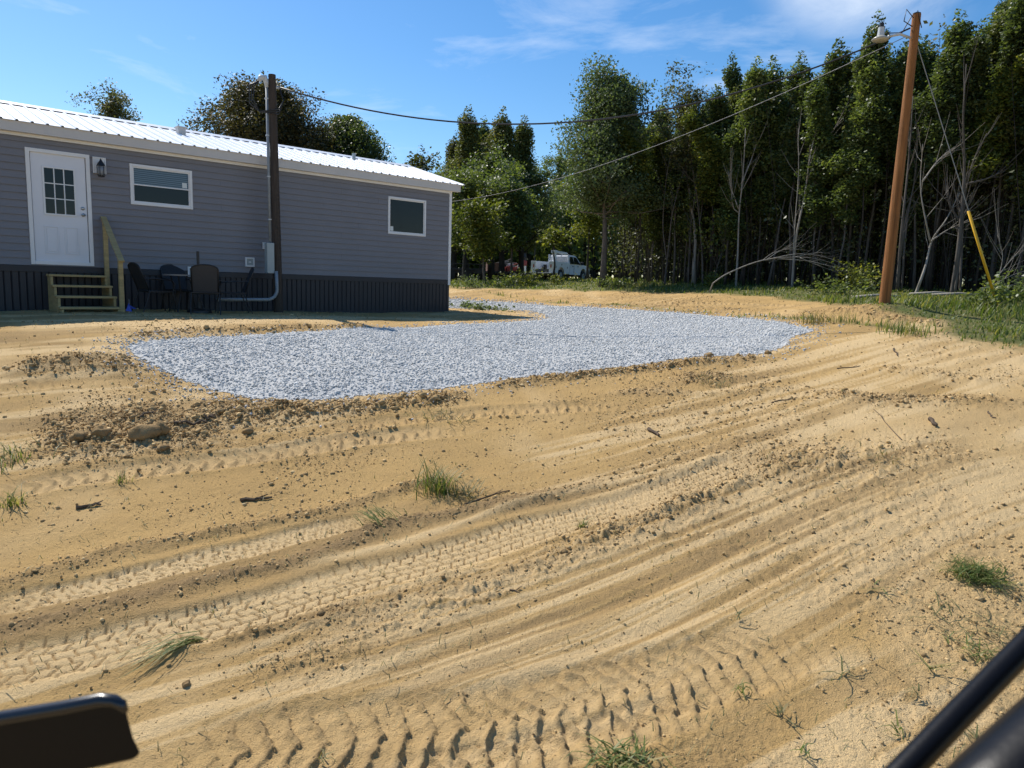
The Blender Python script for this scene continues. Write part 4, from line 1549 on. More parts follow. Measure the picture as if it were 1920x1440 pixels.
for i, (px, top, Y, rad, mm_, lab) in enumerate((
        (908, 400, 34, 1.35, M_LEAFYL, 'low yellow-green maple with a thin pale trunk by the house corner'),
        (958, 360, 37, 1.9, M_LEAF, 'spreading green maple between the house corner and the truck'),
        (868, 345, 38, 1.8, M_LEAF, 'green maple rising right behind the house corner'),
        (985, 390, 64, 2.4, M_LEAF, 'low green maple behind the truck bed'),
        (1035, 300, 66, 3.2, M_LEAF, 'mid-height green tree rising behind the truck cab'),
        (1100, 330, 36, 1.8, M_LEAFYL, 'yellow-green tree between the truck cab and the tall willow oak'),
        (1000, 330, 63, 3.0, M_LEAF, 'green tree behind the crane of the service truck'))):
    H = height_to(px, top, Y)
    put_tree('maple_tree', lab, tree_meshes('t', M_BARK, mm_, seed=40 + i, H=H, r0=.075, z0=max(1.3, H * .42), rad=rad, prof=oval, nb=20 if i in (0, 5) else 40, per=38, leaf=.14, clump=.27, twig=3, el=(-15, 60), gap=1.2), base_at(px, Y), group='maples round the service truck')
put_tree('sapling', 'thin dark sapling stem standing right in front of the truck door',
         tree_meshes('t', M_BARKDARK, M_LEAFYL, seed=51, H=height_to(1038, 440, 33), r0=.07, z0=1.6, rad=.8, prof=oval, nb=10, per=10, leaf=.15, clump=.2), base_at(1038, 33))
HO = height_to(1140, 165, 27.5)
put_tree('willow_oak_tree', 'tall willow oak with a clear straight trunk at the left edge of the woods',
         tree_meshes('t', M_BARK, M_LEAFGY, seed=60, H=HO, r0=.145, z0=HO * .36, rad=2.1, prof=lambda t: .95 - .45 * t, nb=110, per=58, leaf=.095, clump=.26, twig=4, el=(-5, 65), wob=.2, upb=.2, taper=.8), base_at(1130, 27.5))
HO = height_to(1290, 190, 26.5)
put_tree('mimosa_tree', 'feathery light green treetop with lacy sprays at the woods front',
         tree_meshes('t', M_BARKPALE, M_LEAFOL, seed=61, H=HO, r0=.07, z0=HO * .55, rad=1.9, prof=vase, nb=26, per=26, leaf=.10, clump=.16, twig=4, el=(30, 70), wob=.5), base_at(1300, 26.5))

# --- the woods: tall slender trees standing close together
variants = []
for i in range(9):
    mm_ = [M_LEAF, M_LEAFDK, M_LEAF, M_LEAFDK, M_LEAF, M_LEAFBR, M_LEAFDK, M_LEAF, M_LEAFYL][i]
    variants.append(tree_meshes('t', M_BARKDARK if i % 3 else M_BARK, mm_, seed=70 + i, H=8.0, r0=.036 + .005 * (i % 4), z0=(3.9 if i % 3 else 2.7) + .45 * (i % 4), rad=.80 + .1 * (i % 3), prof=lambda t: (1 - t) ** 1.0 * (.55 + .55 * min(1, t * 3)) + .05,
                                nb=36, per=40, leaf=.10, clump=.18, twig=3, el=(15, 70), wob=.5, gap=.7))
EDGE = [(1165, 28.5), (1240, 27.5), (1330, 26.2), (1430, 24.6), (1530, 23.2), (1630, 22.0), (1730, 21.0), (1830, 20.0), (1930, 19.2), (2060, 18.4), (2240, 17.5)]
TOPS = [(1140, 250), (1200, 215), (1260, 205), (1300, 190), (1370, 165), (1420, 150), (1480, 118), (1560, 128), (1640, 100), (1700, 118), (1760, 70), (1800, 40), (1850, -5), (1900, -20), (2300, -60)]
ex = np.array(EDGE)
gw = np.random.default_rng(5)
WOODS = 'slender trees of the woods on the right'
row_off = [0, .8, 1.7, 2.7, 3.9, 5.2, 7.0, 9.0, 11.5]
front_lab = ['slender leafy tree in the front row of the woods {}']
nwood = 0
for rI, off in enumerate(row_off):
    step = [36, 36, 38, 42, 46, 52, 60, 66, 72][rI]
    px = 1160 + gw.random() * 40
    while px < 2150:
        Y = np.interp(px, ex[:, 0], ex[:, 1]) + off + gw.normal(0, .35)
        b = base_at(px, Y)
        top = np.interp(px, [t[0] for t in TOPS], [t[1] for t in TOPS]) + gw.normal(0, 34) + (40 if rI == 0 else 26)
        H = (at(px, top, Y)[2] - b[2]) * (1.0 if rI < 4 else .96)
        var = variants[gw.integers(0, 9) if gw.random() < .55 else [0, 1, 3, 6][gw.integers(0, 4)]]
        nw = 'slender tree among the dense crowded stems of the woods behind the leaning pole'
        s = H / 8.0
        put_tree('forest_tree', nw, var, b, gw.random() * 6.28, (.75 + .25 * s, .75 + .25 * s, s), WOODS, (gw.normal(0, .035), gw.normal(0, .035)))
        nwood += 1
        px += step * (.7 + .6 * gw.random())
print('woods trees', nwood)

# --- bare stems and pale saplings along the front of the woods


def sapling(name, label, stems, Y, r, material, twigs=10, seed=1, group=None, leaves=0):
    """stems: pixel polylines; grown as real tubes at distance Y with twigs"""
    g = np.random.default_rng(seed)
    b = at(*stems[0][0], Y)
    b[2] = float(base(b[0], b[1])) - .03
    t = thing(name, label, 'tree', b, 0, group)
    mb = MB()
    ends = []
    for s in stems:
        line = smooth_line(s, 5)
        n = len(line)
        dy = np.cumsum(g.normal(0, .05, n))
        P = [at(a[0], a[1], Y + dy[i]) - b for i, a in enumerate(line)]
        if s is stems[0]:
            P[0] = np.array([0, 0, 0])
        k = 1 if s is stems[0] else .6
        mb.tube(P, np.linspace(r * k, r * k * .22, n), 6)
        for q in range(twigs):
            i = int(n * (.3 + .68 * g.random()))
            i = min(i, n - 2)
            d = P[i + 1] - P[i]
            d = d / (np.linalg.norm(d) + 1e-9) + g.normal(0, .33, 3)
            d /= np.linalg.norm(d)
            l = .4 + .9 * g.random()
            e = P[i] + d * l + np.array([0, 0, .12])
            mb.tube([P[i], P[i] + d * l * .5, e], [r * .2, r * .14, r * .06], 4, cap=False)
            ends.append(e)
    me = bpy.data.meshes.new('trunk')
    me.from_pydata(mb.v, [], mb.f)
    me.materials.append(material)
    me.polygons.foreach_set('use_smooth', [True] * len(me.polygons))
    link('trunk', me, t)
    if leaves and ends:
        P = np.concatenate([e + g.normal(0, .13, (leaves, 3)) for e in ends])
        v = leaf_cloud(P, .11, g)
        link('crown', npmesh('crown', v, quads(len(P)), M_LEAFYL, attr={'tint': ('FACE', g.random(len(P)))}), t)
    return t


sapling('sapling', 'pale bare sapling forking into a slim Y in front of the woods', [[(1379, 549), (1383, 480), (1386, 400), (1393, 330), (1398, 240)], [(1386, 400), (1374, 385), (1370, 330)], [(1390, 345), (1412, 290), (1420, 255)], [(1385, 392), (1370, 350), (1366, 320)]], 24.6, .040, M_BARKPALE, 7, 2)
sapling('sapling', 'pale twin-stemmed bare sapling behind the bent branch', [[(1484, 552), (1492, 450), (1508, 370), (1518, 300), (1532, 225)], [(1484, 552), (1490, 430), (1497, 330), (1497, 240)], [(1508, 370), (1535, 330), (1580, 300)], [(1505, 385), (1530, 340), (1552, 315)], [(1512, 340), (1545, 270), (1600, 195)]], 23.2, .042, M_BARKPALE, 9, 3)
sapling('sapling', 'grey two-stemmed sapling leaning apart, leftmost at the woods front', [[(1245, 545), (1254, 460), (1262, 395), (1285, 310)], [(1250, 490), (1243, 420), (1250, 330), (1262, 270)], [(1262, 395), (1272, 340), (1270, 290)]], 26.8, .04, M_BARK, 9, 4)
sapling('sapling', 'grey slightly crooked sapling with leafy shoots near its foot', [[(1318, 545), (1316, 470), (1308, 380), (1300, 320)], [(1290, 542), (1294, 440), (1306, 340)], [(1312, 420), (1320, 360)]], 26.0, .038, M_BARK, 9, 5, leaves=3)
sapling('sapling', 'crooked pale tree trunk bending right of the leaning pole', [[(1715, 557), (1735, 500), (1748, 450), (1775, 410), (1800, 360)], [(1745, 455), (1735, 410), (1726, 350), (1730, 270)], [(1748, 450), (1775, 432), (1800, 420)], [(1730, 340), (1760, 300), (1790, 275)]], 19.6, .042, M_BARKPALE, 6, 6)
sapling('tree', 'grey triple-stemmed tree beside the yellow guy guard', [[(1783, 560), (1795, 480), (1803, 400), (1808, 320), (1806, 220), (1812, 120)], [(1789, 560), (1800, 470), (1806, 370), (1818, 300)], [(1799, 566), (1803, 470), (1808, 380), (1822, 310), (1850, 250)], [(1803, 420), (1780, 380), (1770, 320)], [(1812, 345), (1850, 335), (1880, 320)]], 19.2, .058, M_BARK, 9, 7)
sapling('sapling', 'two thin straight grey stems just behind the leaning pole', [[(1682, 552), (1690, 440), (1704, 300), (1712, 180)], [(1690, 552), (1700, 420), (1716, 330), (1722, 240)]], 20.6, .05, M_BARK, 12, 8)
sapling('fallen_sapling', 'pale bent sapling arching over to the ground before the woods', [[(1330, 536), (1366, 512), (1430, 488), (1500, 482), (1550, 490), (1594, 510)], [(1430, 488), (1450, 474), (1490, 462)], [(1490, 482), (1530, 474), (1558, 476)], [(1500, 483), (1530, 496), (1590, 518)], [(1440, 486), (1500, 476), (1560, 486), (1604, 512)], [(1460, 485), (1520, 490), (1570, 502)], [(1435, 488), (1470, 468), (1520, 470)]], 22.2, .022, M_BARKPALE, 6, 9)
sapling('sapling', 'thin leafy sapling near the ground left of the pale forked sapling', [[(1335, 546), (1345, 500), (1360, 455)], [(1345, 500), (1330, 470)]], 24.8, .02, M_BARK, 12, 10, leaves=9)
sapling('dead_branch', 'tangle of dead grey branches on the ground at the right edge', [[(1850, 548), (1885, 500), (1925, 455)], [(1860, 535), (1900, 515), (1935, 505)], [(1870, 530), (1880, 480), (1870, 440)], [(1840, 540), (1900, 535), (1940, 545)]], 17.4, .018, M_BARKPALE, 7, 11)
for i, (a, b_) in enumerate((((1705, 553), (1800, 561)), ((1745, 548), (1850, 556)), ((1600, 552), (1690, 545)))):
    p, q = at(*a, 19.0 - i * .4), at(*b_, 18.6 - i * .4)
    p[2], q[2] = float(base(p[0], p[1])) + .05, float(base(q[0], q[1])) + .08
    tag(MB().tube([p, (p + q) / 2 + np.array([0, 0, .04]), q], [.04, .035, .02], 7).build('fallen_log', M_BARKPALE, None, smooth=True),
        ['pale fallen log lying behind the leaning pole', 'pale fallen log near the guy wire foot', 'pale fallen log left of the leaning pole'][i], 'log', 'fallen logs at the woods edge')


def build_undergrowth():
    """thin stems and shade leaves filling the woods"""
    g = np.random.default_rng(33)
    mb = MB()
    pts = []
    for k in range(900):
        px = 1150 + 1000 * g.random()
        off = -.2 + 10 * g.random()
        Y = np.interp(px, ex[:, 0], ex[:, 1]) + off
        b = base_at(px, Y)
        h = 2.0 + 5.0 * g.random()
        lean = g.normal(0, .10, 2)
        p1 = b + np.array([lean[0] * h * .5 + g.normal(0, .05), lean[1] * h * .5, h * .5])
        p2 = b + np.array([lean[0] * h + g.normal(0, .15), lean[1] * h, h])
        r = .007 + .012 * g.random()
        mb.tube([b, p1, p2], [r, r * .8, r * .3], 5, cap=False)
        for q in range(4):
            c = b + (p2 - b) * (.15 + .8 * g.random())
            d = g.normal(0, 1, 3)
            d[2] = abs(d[2]) * .8
            d /= np.linalg.norm(d)
            e = c + d * (.3 + .6 * g.random())
            mb.tube([c, e], [r * .35, r * .12], 4, cap=False)
            if g.random() < .75:
                pts.append(e + g.normal(0, .2, (int(10 + 14 * g.random()), 3)))
    mb.build('undergrowth_stems', M_BARKDARK, None)['kind'] = 'stuff'
    for k in range(640):
        px = 1150 + 1000 * g.random()
        Y = np.interp(px, ex[:, 0], ex[:, 1]) + .8 + 11 * g.random() ** .8
        b = base_at(px, Y)
        pts.append(b + np.array([0, 0, .25 + 4.9 * g.random()]) + g.normal(0, .50, (60, 3)))
    P = np.concatenate(pts)
    v = leaf_cloud(P, .12, g)
    o = link('undergrowth', npmesh('undergrowth', v, quads(len(P)), M_LEAFSHADE, attr={'tint': ('FACE', g.random(len(P)) * .8)}))
    o['kind'] = 'stuff'


build_undergrowth()


def build_far_woods():
    """the wood that closes the view beyond the lawn and behind the house"""
    g = np.random.default_rng(44)
    pts, tl = [], []
    mb = MB()
    for k in range(560):
        a = math.radians(-58 + 120 * (k + g.random()) / 560)
        r = 66 + 26 * g.random()
        x, y = r * math.sin(a), r * math.cos(a)
        z = float(base(x, y))
        pxd = math.degrees(a)
        H = (6.5 + 3.2 * g.random()) if -30 < pxd < 3 else 9 + 4 * g.random()
        if -36 < pxd < -9:
            H = 4.5 + 2 * g.random()
        R_ = 2.2 + 1.3 * g.random()
        mb.tube([(x, y, z - .1), (x + g.normal(0, .2), y, z + H * .8)], [.16, .05], 5, cap=False)
        n = 260
        d = g.normal(size=(n, 3))
        d /= np.linalg.norm(d, axis=1)[:, None]
        rr = (.55 + .45 * g.random(n)) ** .5 * (.75 + .5 * vn(d[:, 0] * 2 + k, d[:, 2] * 2, 2))
        P = d * rr[:, None] * [R_, R_, H * .48] + [x, y, z + H * .52]
        P = P[P[:, 2] > z + .2]
        pts.append(P)
        tl.append(np.clip(g.normal(.4, .13) + g.normal(0, .15, len(P)), 0, 1))
    P = np.concatenate(pts)
    v = leaf_cloud(P, .62, g, .4, .7)
    o = link('far_woods', npmesh('far_woods', v, quads(len(P)), M_LEAF, attr={'tint': ('FACE', np.concatenate(tl))}))
    o['kind'] = 'stuff'
    mb.build('far_woods_trunks', M_BARKDARK, None)['kind'] = 'stuff'


build_far_woods()

# ------------------------------------------------------------------ grass and weeds
M_GRASS = leaf_mat('grass_blade', [(0, (.06, .10, .022)), (.5, (.125, .165, .042)), (.8, (.22, .23, .08)), (1, (.38, .31, .15))], .5, .4, .35)
M_GRASSDRY = leaf_mat('dry_grass_blade', [(0, (.08, .10, .035)), (.5, (.16, .155, .065)), (1, (.30, .23, .11))], .6, .25, .3)


def blades(P, L, wd, g, lean=.5, direction=None, flat=0.0, seg=3):
    """curved tapering grass blades rooted at P; flat=1 lies on the ground"""
    n = len(P)
    a = g.random(n) * 6.283 if direction is None else direction + g.normal(0, .22, n)
    ln = np.abs(g.normal(lean, .25, n))
    dirx, diry = np.cos(a), np.sin(a)
    L = L * (.55 + .7 * g.random(n))
    V = []
    for k in range(seg + 1):
        t = k / seg
        hor = (ln * t * t * (1 - flat) + t * flat) * L
        ver = (t - .30 * ln * t * t) * L * (1 - flat) + flat * (.012 + .045 * np.sin(t * 3.1) * g.random(n))
        wv = wd * (1 - t) ** .7 + .0004
        cx_, cy_, cz_ = P[:, 0] + dirx * hor, P[:, 1] + diry * hor, P[:, 2] + ver
        tw = g.normal(0, .12, n) if flat else 0
        V.append(np.stack([cx_ - diry * wv, cy_ + dirx * wv, cz_ + tw * wv], 1))
        V.append(np.stack([cx_ + diry * wv, cy_ - dirx * wv, cz_ - tw * wv], 1))
    V = np.stack(V, 1)
    m_ = (seg + 1) * 2
    f = np.stack([np.array([2 * k, 2 * k + 1, 2 * k + 3, 2 * k + 2]) for k in range(seg)])
    F = (f[None] + (np.arange(n) * m_)[:, None, None]).reshape(-1, 4)
    tint = np.repeat(g.random(n), seg)
    return V.reshape(-1, 3), F, tint


def build_grass():
    g = np.random.default_rng(8)
    n = 420000
    x, y = -6 + 24 * g.random(n), 9 + 30 * g.random(n)
    px = x / y
    k = (px > -.25) & (px < .95)
    x, y = x[k], y[k]
    gm = grass_mask(x, y)
    k = g.random(len(x)) < gm * np.clip((15 / y) ** 1.6, .12, 1) * .34 * (.05 + 1.2 * fbm(x * .9, y * .9, 5))
    x, y = x[k], y[k]
    z = terrain(x, y)[0]
    hh = .06 + .19 * np.clip(fbm(x * .55, y * .55, 2) - .25, 0, 1) * 1.6
    hh *= np.where((x > 8) & (y < 16), 1.7, 1.0)
    v, f, t = blades(np.stack([x, y, z - .01], 1), hh, .006 + .0006 * y, g, .55)
    o = link('grass', npmesh('grass', v, f, M_GRASS, attr={'tint': ('FACE', (t * .9).clip(0, 1))}))
    o['kind'] = 'stuff'
    print('grass blades', len(x))


build_grass()


def tuft(name, label, px, py, n, L, rad, wd=.004, lean=.6, flat=0.0, direction=None, mat_=None, seed=0, group='grass tufts on the bare soil', cat='grass tuft', squash=1.0):
    g = np.random.default_rng(900 + seed)
    p = gpt(px, py)
    q = g.normal(0, rad, (n, 2)) * [1, squash]
    P = np.stack([q[:, 0], q[:, 1], np.zeros(n)], 1)
    if flat > .3:
        P[:, 2] = np.abs(g.normal(0, .02, n))
    zz = terrain(P[:, 0] + p[0], P[:, 1] + p[1])[0] - p[2]
    P[:, 2] += zz - .006
    v, f, t = blades(P, L, wd, g, lean, direction, flat)
    o = link(name, npmesh(name, v, f, mat_ or M_GRASS, attr={'tint': ('FACE', t)}))
    o.location = p
    return tag(o, label, cat, group)


tuft('grass_tuft', 'largest green grass tuft standing in the middle foreground soil', 815, 918, 130, .26, .075, .0045, .75, seed=1)
tuft('grass_tuft', 'flattened grass spilling right of the largest tuft', 872, 925, 70, .22, .08, .004, .9, .55, seed=2, mat_=M_GRASSDRY)
tuft('grass_tuft', 'small green tuft at the left edge below the dark clods', 22, 950, 40, .16, .04, .004, .8, seed=3)
tuft('grass_tuft', 'dark matted tuft at the left edge beside the dark clods', 8, 862, 110, .18, .14, .004, .8, .3, seed=4)
tuft('grass_tuft', 'tiny green sprout in the tread marks left of centre', 228, 908, 26, .12, .03, .003, .8, seed=5)
tuft('grass_tuft', 'tiny green sprout on the long smooth track', 1090, 983, 22, .09, .02, .004, .9, seed=6)
tuft('grass_tuft', 'limp green blades left of the largest tuft on the dark ridge', 722, 980, 40, .20, .07, .004, .8, .8, direction=2.6, seed=7)
tuft('grass_tuft', 'green tuft on the soil right of the leaning pole foot', 1700, 626, 170, .30, .22, .006, .6, seed=8)
tuft('grass_tuft', 'grey-green tuft at the right tip of the gravel', 1528, 606, 110, .26, .16, .006, .6, seed=9, mat_=M_GRASSDRY)
tuft('grass_tuft', 'grey-green tuft just behind the tip of the gravel', 1590, 604, 50, .22, .18, .006, .6, seed=10)
tuft('grass_tuft', 'dry wisp of grass on the ridge of soil right of centre', 1335, 722, 60, .16, .16, .004, .8, .7, seed=11, mat_=M_GRASSDRY)
tuft('grass_tuft', 'dry dark wisp of grass low in the clods right of centre', 1640, 862, 40, .14, .16, .004, .8, .6, seed=12, mat_=M_GRASSDRY)
tuft('grass_tuft', 'matted dry grass below the gravel edge left of centre', 830, 785, 70, .20, .15, .004, .8, .6, seed=13, mat_=M_GRASSDRY)
tuft('cut_grass', 'heap of cut green grass lying on the soil at right', 1832, 1088, 340, .16, .085, .0035, .9, .72, seed=14, group=None, cat='cut grass', squash=.8)
tuft('cut_grass', 'bundle of long green blades lying on the left tread marks', 372, 1203, 34, .42, .02, .0038, .5, .96, direction=math.atan2(*(ground(250, 1268) - ground(375, 1203))[[1, 0]]), seed=15, group=None, cat='cut grass')
tuft('cut_grass', 'clump of green blades lying at the bottom edge of the view', 1165, 1436, 75, .17, .06, .0045, .8, .97, seed=16, group=None, cat='cut grass', squash=.5)
tuft('cut_grass', 'spread of torn grass stalks beside the black bar', 1838, 1185, 60, .24, .14, .003, .8, .93, seed=17, group=None, cat='cut grass', mat_=M_GRASSDRY)
tuft('cut_grass', 'small green shoots lying just above the black bar', 1832, 1236, 44, .12, .05, .004, .8, .8, seed=18, group=None, cat='cut grass')
for i, (px, py, n, L, lab) in enumerate(((1597, 1192, 3, .06, 'single broad green leaf lying on the soil at right'), (1580, 1268, 6, .2, 'thin torn grass stalk lying right of the lug prints'),
                                         (1390, 1295, 10, .10, 'small green sprig lying on the lug prints'), (1465, 1345, 12, .11, 'small green sprig lying at the end of the lug prints'),
                                         (1745, 1265, 5, .22, 'long grass stalk lying left of the black bar'), (1720, 1312, 7, .10, 'torn sprig with curled leaf left of the black bar'),
                                         (1640, 1112, 6, .16, 'thin stalk lying on the streaked soil at right'), (1383, 1168, 5, .10, 'short brown stalk lying on the streaked soil'),
                                         (1510, 1418, 6, .09, 'small sprig lying at the bottom right soil'), (1830, 1395, 6, .12, 'small blades lying between the two black bars'),
                                         (1690, 1388, 6, .10, 'small leafless stalk above the bottom of the black bar'), (600, 1432, 5, .08, 'tiny sprig in the bottom lug prints'))):
    tuft('grass_sprig', lab, px, py, n, L, .012, .0042, .8, .9, seed=30 + i, group='loose grass sprigs in the foreground', cat='grass sprig', mat_=M_GRASS if i % 2 == 0 else M_GRASSDRY)


def weed(name, label, px, Y, h, n, seed, py=None, mat_=None, spread=.35):
    """leafy weed with several stems"""
    g = np.random.default_rng(seed)
    b = base_at(px, Y)
    t = thing(name, label, 'plant', b, 0, 'weeds along the woods edge')
    mb = MB()
    pts = []
    for k in range(n):
        e = np.array([g.normal(0, spread), g.normal(0, spread), h * (.55 + .5 * g.random())])
        r = np.array([e[0] * .4, e[1] * .4, 0])
        mb.tube([r, (r + e) / 2 + [0, 0, .05], e], [.008, .006, .003], 4, cap=False)
        for q in np.linspace(.3, 1, 6):
            pts.append(r + (e - r) * q + g.normal(0, .06, (5, 3)))
    mb.build('stem', M_WEEDSTEM, t)
    P = np.concatenate(pts)
    v = leaf_cloud(P, .085, g)
    link('leaves', npmesh('leaves', v, quads(len(P)), mat_ or M_LEAFYL, attr={'tint': ('FACE', g.random(len(P)))}), t)
    return t


M_WEEDSTEM = mat('weed_stem', (.14, .16, .06), .7, .2, 8)
weed('weed', 'tall green weed clump in front of the truck bed', 985, 30.5, .75, 26, 1, spread=.55)
weed('weed', 'green weed clump left of the truck below the red trailer', 945, 30.8, .55, 18, 2, mat_=M_LEAF, spread=.5)
weed('weed', 'bright weed clump right of the thin dark sapling by the truck', 1048, 30.5, .45, 10, 3, spread=.3)
weed('weed', 'low leafy weed at the foot of the pale thin trunk', 882, 31, .6, 14, 4, mat_=M_LEAFGY)
weed('shrub', 'pale-leaved shrub at the tip of the bent sapling', 1615, 21.2, .95, 26, 5, spread=.38, mat_=M_LEAFYL)
weed('shrub', 'low green shrub left of the leaning pole foot', 1575, 20.0, .5, 18, 6, mat_=M_LEAF, spread=.45)
weed('weed', 'small bright weed below the leafy sapling', 1335, 24.4, .6, 12, 7, spread=.2)
weed('weed', 'green weed at the foot of the yellow guard', 1850, 15.6, .55, 16, 8, mat_=M_LEAF, spread=.35)
weed('weed', 'tall weed at the right edge beyond the guy wire', 1905, 16.5, .8, 18, 9, mat_=M_LEAF, spread=.4)
weed('weed', 'low weeds right at the trunk foot of the willow oak', 1150, 26.8, .4, 18, 10, mat_=M_LEAF, spread=.5)
weed('weed', 'weeds growing at the corner of the grey skirting', 870, 22.5, .22, 12, 12, mat_=M_LEAFGY, spread=.3)
weed('weed', 'low weeds along the back edge of the gravel bend', 905, 21.0, .16, 14, 13, mat_=M_LEAFGY, spread=.45)


def build_litter():
    """broken bits of dry grass strewn over the soil"""
    g = np.random.default_rng(77)
    n = 2600
    r = 2.3 + 14 * g.random(n) ** 1.6
    a = np.radians(-38 + 76 * g.random(n))
    x, y = r * np.sin(a), r * np.cos(a)
    k = ~in_poly(GPOLY, x, y) & (g.random(n) < .25 + .75 * sstep(.42, .6, fbm(x * .8, y * .8, 3)) + .4 * (x > .8) * (y < 4))
    x, y, r = x[k], y[k], r[k]
    z = terrain(x, y)[0]
    v, f, t = blades(np.stack([x, y, z + .002], 1), .045 + .05 * g.random(len(x)), .0012 + .00025 * r, g, .5, None, .92)
    o = link('grass_litter', npmesh('grass_litter', v, f, M_GRASSDRY, attr={'tint': ('FACE', t)}))
    o['kind'] = 'stuff'


build_litter()

# big clods and sticks, each its own thing
M_CLODBIG = mat('dry_clod', (.30, .20, .095), .95, .25, 9, 1.0, 30, .1)
M_STICK = mat('old_stick', (.11, .08, .055), .9, .3, 12, .5, 60, .2)


def clod(label, px, py, r, seed):
    g = np.random.default_rng(seed)
    bm_v, bm_f = ICO_V.copy(), ICO_F
    # subdivide once
    ed, nv, nf = {}, list(map(tuple, bm_v)), []

    def mid(a, b):
        k = (min(a, b), max(a, b))
        if k not in ed:
            m = (np.array(nv[a]) + np.array(nv[b])) / 2
            nv.append(tuple(m / np.linalg.norm(m)))
            ed[k] = len(nv) - 1
        return ed[k]
    fs = [tuple(f) for f in bm_f]
    for _ in range(2):
        ed, out = {}, []
        for a, b, c in fs:
            x, y, z = mid(a, b), mid(b, c), mid(c, a)
            out += [(a, x, z), (x, b, y), (z, y, c), (x, y, z)]
        fs = out
    V = np.array(nv)
    amp = .75 + .55 * vn(V[:, 0] * 1.6 + seed, V[:, 1] * 1.6 + V[:, 2] * 1.3, 1) + .18 * (vn(V[:, 0] * 5 + seed, V[:, 1] * 5 + V[:, 2] * 4, 2) - .5)
    V = V * amp[:, None] * [1.1, .9, .75] * r
    p = gpt(px, py)
    me = npmesh('soil_clod', V, np.array(fs), M_CLODBIG)
    o = link('soil_clod', me)
    o.location = p + np.array([0, 0, r * .28])
    o.rotation_euler = (0, 0, g.random() * 6)
    return tag(o, label, 'clod', 'large soil clods')


for i, (px, py, r, lab) in enumerate(((272, 834, .12, 'largest soil clod in the dark churned patch'), (300, 826, .09, 'soil clod leaning on the right of the largest clod'), (148, 838, .07, 'squarish soil clod left of the largest clod'),
                                      (190, 830, .085, 'flat broad soil clod between the squarish clod and the largest'), (465, 812, .055, 'soil clod on the smooth soil right of the churned patch'), (307, 852, .05, 'thin soil clod just below the largest clod'),
                                      (242, 864, .035, 'small dark clod below the churned patch'), (412, 782, .045, 'small clod at the upper right of the churned patch'), (380, 762, .04, 'small clod near the front corner of the gravel'),
                                      (1440, 662, .05, 'dark clod on the front edge of the gravel, left of two'), (1328, 672, .07, 'dark lump of soil on the front edge of the gravel'), (350, 1290, .02, 'tiny clod near the black mirror'),
                                      (1058, 1040, .028, 'angular clod on the long crumbled ridge'), (602, 1162, .022, 'dark pebble-like clod on the smooth ridge'))):
    clod(lab, px, py, r, 300 + i)


def stick(label, a, b, r, seed):
    g = np.random.default_rng(seed)
    p, q = gpt(*a), gpt(*b)
    n = 6
    P = [p + (q - p) * t + np.append(g.normal(0, .012, 2), 0) for t in np.linspace(0, 1, n)]
    for k in P:
        k[2] = zat(k[0], k[1]) + r * .9
    mb = MB().tube(P, np.linspace(r, r * .6, n), 6)
    d = (q - p)
    m = P[3]
    mb.tube([m, m + d * .18 + np.array([.03, .04, .02])], [r * .5, r * .25], 5)
    return tag(mb.build('stick', M_STICK, None), label, 'stick', 'sticks on the soil')


for i, (a, b, r, lab) in enumerate((((450, 938), (508, 933), .016, 'dark split stick lying on smooth soil left of the grass tuft'), ((146, 957), (188, 949), .016, 'brown stubby stick at left of the smooth soil'),
                                    ((255, 799), (305, 786), .014, 'dark root arching in the churned patch'), ((328, 810), (385, 806), .018, 'pale curved root right of the largest clod'), ((382, 797), (402, 795), .02, 'short pale root end near the gravel'),
                                    ((1213, 806), (1236, 818), .022, 'dark chunk of wood on the pale soil'), ((1742, 792), (1756, 808), .025, 'broken stub of wood on the soil far right'), ((1448, 757), (1494, 748), .007, 'thin twig on the pale soil right of centre'),
                                    ((1848, 775), (1864, 788), .010, 'short dark twig at the far right soil'), ((870, 945), (955, 918), .008, 'thin twig running right from the grass tuft'), ((955, 1108), (972, 1112), .006, 'tiny forked twig on the crumbled ridge'),
                                    ((1570, 690), (1612, 686), .008, 'thin twig near the tip of the gravel'), ((1675, 655), (1684, 668), .012, 'short dark stub below the leaning pole'), ((1690, 835), (1640, 770), .005, 'long thin twig on the soil at right'))):
    stick(lab, a, b, r, 500 + i)
# ------------------------------------------------------------------ service truck
M_TRUCK = mat('white_truck_paint', (.66, .69, .72), .25, .03, 2, 0, 30, .5)
M_TYRE = mat('tyre_rubber', (.018, .018, .018), .8, .15, 10)
M_PLASTIC = mat('black_plastic', (.02, .02, .022), .6, .1, 6)
M_BED = mat('worn_bed_floor', (.09, .085, .085), .7, .3, 5)
M_RED = mat('faded_red_paint', (.25, .03, .025), .5, .25, 4)
M_RUST = mat('rusty_steel', (.13, .065, .045), .8, .35, 5, .3, 30)
M_DARKST = mat('dark_steel', (.022, .022, .024), .6, .3, 5)
M_BRLAMP = mat('red_lamp', (.35, .02, .015), .2, .1, 5)
tpos = at(1052, 525, 55.5)
tpos[2] = float(base(tpos[0], tpos[1]))
truck = thing('service_truck', 'white crew-cab service truck with tool bins and small crane parked on the lawn', 'truck', tpos, R(57))
truck.scale = (.94, .94, .98)


def side_prism(poly, y0, y1, name, m_, parent, bevel=.04, taper=None):
    n = len(poly)
    v = []
    for y in (y0, y1):
        for (x, z) in poly:
            k = 1.0
            if taper and z > taper[0]:
                k = 1 - (z - taper[0]) * taper[1]
            v.append((x, y * k, z))
    f = [tuple(range(n)), tuple(range(2 * n - 1, n - 1, -1))] + [((i + 1) % n, i, n + i, n + (i + 1) % n) for i in range(n)]
    return MB().add(v, f).build(name, m_, parent, bevel=bevel)


